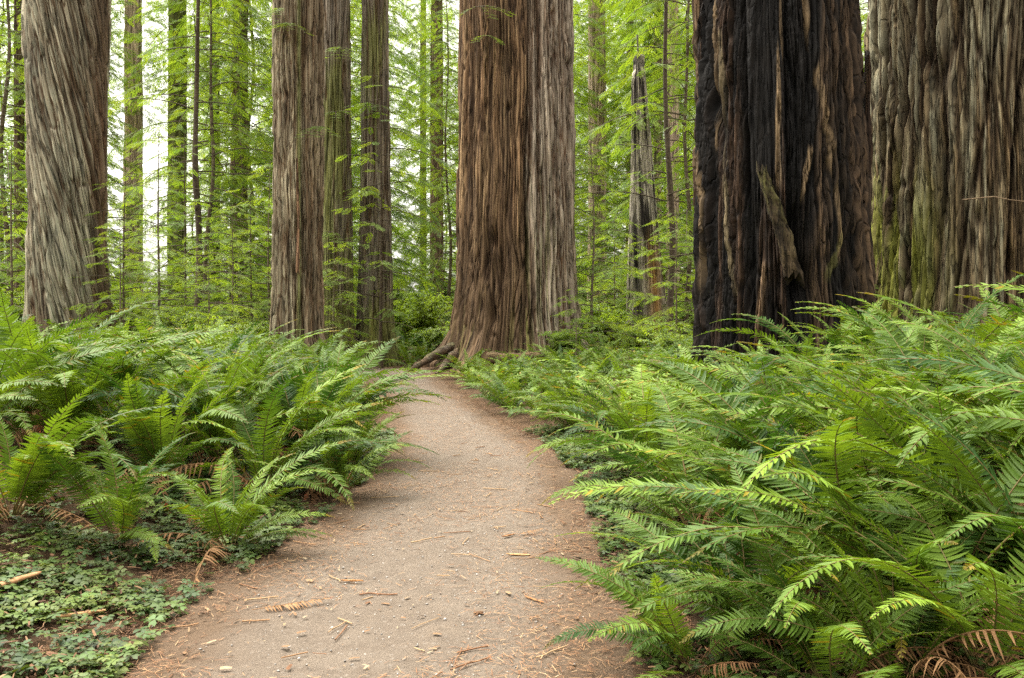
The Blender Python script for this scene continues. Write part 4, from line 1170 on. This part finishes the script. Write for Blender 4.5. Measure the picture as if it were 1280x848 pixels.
def undergrowth():
    g = Geo(); r_ = np.random.RandomState(8); k = 16000
    d = r_.uniform(15, 62, k); px = r_.uniform(-120, 1400, k); x = (px - 640) / FPX * d
    l, r = path_edges(d); keep = ((x < l - 0.35) | (x > r + 0.5)) & (noise2(x, d, 40, 0.5) > -0.35)
    for (tx, ty, tr) in TRUNKS: keep &= (x - tx) ** 2 + (d - ty) ** 2 > tr ** 2
    x, d = x[keep], d[keep]; k = len(x)
    z = ground_z(x, d) + r_.uniform(0.0, 0.45, k) * (0.6 + 0.6 * noise2(x, d, 41, 0.8))
    sh = r_.uniform(0.7, 1.4, (k, 1)) * np.ones((1, 3)); M = scatter_frames(k, r_, 0.5) * (r_.uniform(0.6, 1.2, k) * np.interp(d, [15, 60], [0.7, 1.5]))[:, None, None]
    g.inst(SP_MID[0], SP_MID[1], M, np.stack([x, d, z], 1), 0, sh)
    tag(g.build('undergrowth', [M_SPRAY], smooth=False), 'low leafy undergrowth carpeting the forest floor beyond the ferns', kind='stuff')


undergrowth()


def litter():
    r_ = np.random.RandomState(15); g = Geo()
    quad = np.array([[-.5, -.5, 0], [.5, -.5, 0], [.5, .5, 0], [-.5, .5, 0]]); qf = np.array([[0, 1, 2, 3]])
    bent = np.array([[-.5, -.5, 0], [0.02, -.5, .10], [.5, -.35, 0.02], [.5, .3, 0.02], [-.02, .5, .10], [-.5, .5, 0]]); bf = np.array([[0, 1, 4, 5], [1, 2, 3, 4]])
    cols = np.array([[0.20, 0.10, 0.05], [0.28, 0.16, 0.08], [0.36, 0.24, 0.13], [0.13, 0.07, 0.04], [0.42, 0.32, 0.20]])
    def place(k, spread, edgebias, d0=2.6, d1=20):
        d = d0 * (d1 / d0) ** r_.uniform(0, 1, k); l, r = path_edges(d)
        u = r_.uniform(-0.15, 1.15, k)
        e = r_.beta(0.5, 0.5, k) * 1.3 - 0.15; u = np.where(r_.uniform(size=k) < edgebias, e, u)
        return l + (r - l) * u, d
    # needles
    k = 44000; x, d = place(k, 0, 0.6); n = noise2(x, d, 51, 1.2); keep = n > r_.uniform(-0.5, 0.35, k); x, d = x[keep], d[keep]; k = len(x)
    M = scatter_frames(k, r_, 0.12); M[:, :, 0] *= r_.uniform(0.02, 0.065, k)[:, None]; M[:, :, 1] *= r_.uniform(0.0016, 0.0034, k)[:, None]
    g.inst(quad, qf, M, np.stack([x, d, ground_z(x, d) + r_.uniform(0.008, 0.022, k)], 1), 0, cols[r_.choice([0, 1, 2, 3], k, p=[.45, .3, .1, .15])])
    # small chips, leaf scraps
    k = 1900; x, d = place(k, 0, 0.3, 2.8, 16); M = scatter_frames(k, r_, 0.2); w = 0.007 + 0.045 * r_.uniform(0, 1, k) ** 4; M[:, :, 0] *= w[:, None]; M[:, :, 1] *= (w * r_.uniform(0.15, 0.45, k))[:, None]; M[:, :, 2] *= 0.02
    g.inst(bent, bf, M, np.stack([x, d, ground_z(x, d) + 0.016], 1), 0, 0.62 * cols[r_.choice([1, 2, 4, 0], k, p=[.35, .3, .15, .2])])
    # drifts of duff along both edges
    k = 9000; d = 2.8 * (16 / 2.8) ** r_.uniform(0, 1, k); l, r = path_edges(d); e = np.abs(r_.normal(0, 0.22, k)) - 0.12; x = np.where(r_.uniform(size=k) < .5, l + e, r - e)
    keep = noise2(x, d, 53, 2.2) > r_.uniform(-0.4, 0.3, k); x, d = x[keep], d[keep]; k = len(x)
    M = scatter_frames(k, r_, 0.35); w = r_.uniform(0.015, 0.06, k); M[:, :, 0] *= w[:, None]; M[:, :, 1] *= (w * r_.uniform(0.05, 0.2, k))[:, None]; M[:, :, 2] *= w[:, None] * 0.3
    g.inst(bent, bf, M, np.stack([x, d, ground_z(x, d) + r_.uniform(0.012, 0.035, k)], 1), 0, cols[r_.choice(4, k, p=[.5, .2, .08, .22])] * 0.55)
    # thin twigs
    for j in range(210):
        x, d = place(1, 0, 0.55, 2.8, 11); x, d = x[0], d[0]; a = r_.uniform(0, 6.28); L = r_.uniform(0.06, 0.22)
        t = np.linspace(-.5, .5, 5); P = np.stack([x + np.cos(a) * L * t, d + np.sin(a) * L * t, 0 * t], 1); P[:, :2] += r_.normal(0, L * 0.03, (5, 2)); P[:, 2] = ground_z(P[:, 0], P[:, 1]) + 0.014
        v, q = tube(P, np.full(5, r_.uniform(0.0015, 0.004)), 4); g.add(v, q, 0, cols[r_.choice([0, 1, 2])])
    # crumbs of dead fern and duff under the ferns
    k = 22000; px = r_.uniform(-60, 1340, k); d = 3 * (13 / 3) ** r_.uniform(0, 1, k); x = (px - 640) / FPX * d; l, r = path_edges(d)
    keep = (x < l - 0.05) | (x > r + 0.05); x, d = x[keep], d[keep]; k = len(x)
    M = scatter_frames(k, r_, 0.5); w = r_.uniform(0.02, 0.06, k); M[:, :, 0] *= w[:, None]; M[:, :, 1] *= (w * r_.uniform(0.06, 0.25, k))[:, None]; M[:, :, 2] *= w[:, None] * 0.5
    g.inst(bent, bf, M, np.stack([x, d, ground_z(x, d) + r_.uniform(0.01, 0.08, k)], 1), 0, cols[r_.choice(4, k, p=[.4, .2, .05, .35])] * 0.6)
    tag(g.build('forest_litter', [M_LITTER], smooth=False), 'dry needles, bark chips and twigs strewn over the path and soil', kind='stuff')
    # gravel
    g = Geo(); oc = np.array([[1, 0, 0], [0, 1, 0], [-1, 0, 0], [0, -1, 0], [0, 0, 1.0], [0, 0, -1]]) ; of = np.array([[0, 1, 4], [1, 2, 4], [2, 3, 4], [3, 0, 4], [1, 0, 5], [2, 1, 5], [3, 2, 5], [0, 3, 5]])
    k = 1800; d = 2.7 * (14 / 2.7) ** r_.uniform(0, 1, k); l, r = path_edges(d); u = np.clip(r_.normal(0.55, 0.22, k), 0, 1); x = l + (r - l) * u
    s = 0.003 + 0.006 * r_.uniform(0, 1, k) ** 3; M = scatter_frames(k, r_, 0.5) * s[:, None, None]; M[:, :, 0] *= r_.uniform(0.8, 1.5, k)[:, None]; M[:, :, 2] *= 0.6
    g.inst(oc, of, M, np.stack([x, d, ground_z(x, d) + 0.007], 1), 0, r_.uniform(0.6, 1.3, (k, 1)) * np.array([[1.0, 0.97, 0.95]]))
    tag(g.build('gravel', [M_STONE]), 'small grey stones trodden into the path', kind='stuff')


litter()


# single pieces lying about that the photo shows clearly
def flat_on(px, py): d = EYE * FPX / (py - HOR); x = xpx(px, d); return x, d


def chip(name, label, cat, px, py, L, w, ang, seed, mat, colr=(1, 1, 1), th=0.02, up=0.02, ragged=0.3):
    x, d = flat_on(px, py); r_ = np.random.RandomState(seed); n = 14
    t = np.linspace(-.5, .5, n); W = w * (1 - 0.6 * np.abs(t * 2) ** 3) * (1 + ragged * r_.uniform(-1, 1, n))
    g = Geo(); sides = 8; an = np.arange(sides) / sides * 2 * np.pi
    v = np.zeros((n, sides, 3)); v[:, :, 0] = (t * L)[:, None] + r_.normal(0, L * .012, (n, sides)); v[:, :, 1] = np.cos(an) * W[:, None] / 2 + (0.10 * L * np.sin(t * 4))[:, None] * ragged
    v[:, :, 2] = np.sin(an) * th / 2 * (1 - 0.5 * np.abs(2 * t[:, None])) + 0.06 * L * (t[:, None] ** 2)
    i = np.arange(n - 1)[:, None]; j = np.arange(sides)[None]
    q = np.stack([i * sides + j, i * sides + (j + 1) % sides, (i + 1) * sides + (j + 1) % sides, (i + 1) * sides + j], -1).reshape(-1, 4)
    g.add(v, q, 0, colr)
    g.add(v[0], np.arange(sides)[::-1][None], 0, colr); g.add(v[-1], np.arange(sides)[None], 0, colr)
    o = g.build(name, [mat]); o.location = (x, d, f_base(x, d) + up); o.rotation_euler = (0, 0, ang)
    tag(o, label, cat)


chip('wood_splinter', 'orange split wood piece lying at the lower left corner', 'wood piece', 14, 775, 0.30, 0.055, rad(60), 61, M_WOOD, (1, 1, 1), 0.03, 0.07)
chip('bark_strip', 'pale bark strip in the sorrel at the lower left', 'bark strip', 100, 787, 0.22, 0.03, rad(20), 62, M_WOOD, (0.9, 0.9, 0.8), 0.02, 0.05)
chip('bark_chip', 'brown bark chip lying alone right of the path middle', 'bark chip', 635, 672, 0.11, 0.022, rad(35), 63, M_WOOD, (0.7, 0.6, 0.5), 0.012, 0.016)
chip('bark_chip', 'pale curved bark chip just below the brown one on the path', 'bark chip', 648, 696, 0.15, 0.026, rad(-14), 64, M_WOOD, (1.1, 1.15, 1.1), 0.012, 0.016)
chip('bark_chip', 'small tan bark chip lying left of the path middle near the front', 'bark chip', 440, 729, 0.13, 0.02, rad(-8), 65, M_WOOD, (0.9, 0.8, 0.6), 0.012, 0.016)
chip('bark_chip', 'dark crumb of bark at the front of the path', 'bark chip', 598, 770, 0.05, 0.03, rad(10), 66, M_WOOD, (0.3, 0.28, 0.28), 0.015, 0.014)
chip('bark_chip', 'thin reddish bark sliver near the curled twig', 'bark chip', 668, 752, 0.14, 0.014, rad(-50), 67, M_WOOD, (0.9, 0.75, 0.65), 0.010, 0.014)
x, d = flat_on(742, 715)
g = Geo(); t = np.linspace(0, 1, 16); P = np.stack([-0.06 + 0.30 * t ** 2 - 0.10 * np.sin(t * 3.1), 0.20 - 0.42 * t, 0.02 + 0.05 * np.sin(t * 3.14)], 1)
v, q = tube(P, 0.006 * (1 - 0.5 * t) + 0.001, 6); g.add(v, q, 0, (1.0, 0.9, 0.8)); o = g.build('curled_twig', [M_TWIG]); o.location = (x, d, f_base(x, d) + 0.004)
tag(o, 'dark curled twig at the right edge of the path', 'twig')
for px, py, yaw, sc, lab in ((352, 768, 0.35, 0.42, 'dry tan frond lying on the left side of the path'), (672, 672, 0.6, 0.26, 'pale shed sprig lying right of the path middle')):
    x, d = flat_on(px, py); o = link('fallen_frond', frond_geo(1.0, rad(3), rad(-1), 0.25, 22, 0.13, 71 + px, pw=0.03, curl=0.4, ragged=0.15).mesh('fallen_frond', [M_DEAD, M_DEAD]), None, (x - 0.15, d, f_base(x, d) + 0.02), (0, 0, yaw), sc)
    tag(o, lab, 'fallen frond')

# ------------------------------------------------------------------ light, sky, camera
w = bpy.data.worlds.new('World'); scene.world = w; w.use_nodes = True
nt = w.node_tree; nt.nodes.clear()
SUN_EL, SUN_AZ = 66, -52        # azimuth clockwise from +Y (the view direction)
sky = N(nt, 'ShaderNodeTexSky'); sky.sky_type = 'NISHITA'; sky.sun_disc = False
sky.sun_elevation = rad(SUN_EL); sky.sun_rotation = rad(SUN_AZ); sky.air_density = 1.0; sky.dust_density = 4.0; sky.ozone_density = 1.0
hs = N(nt, 'ShaderNodeHueSaturation'); hs.inputs['Saturation'].default_value = 0.06
nt.links.new(sky.outputs[0], hs.inputs['Color'])
bg = N(nt, 'ShaderNodeBackground'); bg.inputs[1].default_value = 0.12; warm = mixc(nt, 1.0, hs.outputs[0], (1.0, 0.965, 0.89), 'MULTIPLY'); nt.links.new(warm, bg.inputs[0])
wo = N(nt, 'ShaderNodeOutputWorld'); nt.links.new(bg.outputs[0], wo.inputs[0])
sd = bpy.data.lights.new('sun', 'SUN'); sd.energy = 2.0; sd.angle = rad(70); sd.color = (1.0, 0.95, 0.86)
so = link('sun', sd)
az, el = rad(SUN_AZ), rad(SUN_EL)
to_sun = Vector((math.sin(az) * math.cos(el), math.cos(az) * math.cos(el), math.sin(el)))
so.rotation_euler = to_sun.to_track_quat('Z', 'Y').to_euler(); so.location = to_sun * 30

cam = bpy.data.cameras.new('camera'); cam.sensor_width = 36; cam.lens = 30; cam.clip_end = 2000; cam.clip_start = 0.05
cam.shift_y = -(424 - HOR) / 1280
co = link('camera', cam, None, (0, 0, EYE), (rad(90), 0, 0)); scene.camera = co
scene.view_settings.view_transform = 'Standard'; scene.view_settings.look = 'None'; scene.view_settings.gamma = 1.0
scene.view_settings.use_curve_mapping = False; scene.view_settings.exposure = 2.25
scene.cycles.max_bounces = 11; scene.cycles.diffuse_bounces = 7; scene.cycles.glossy_bounces = 2; scene.cycles.transmission_bounces = 9; scene.cycles.transparent_max_bounces = 4
scene.cycles.use_denoising = False
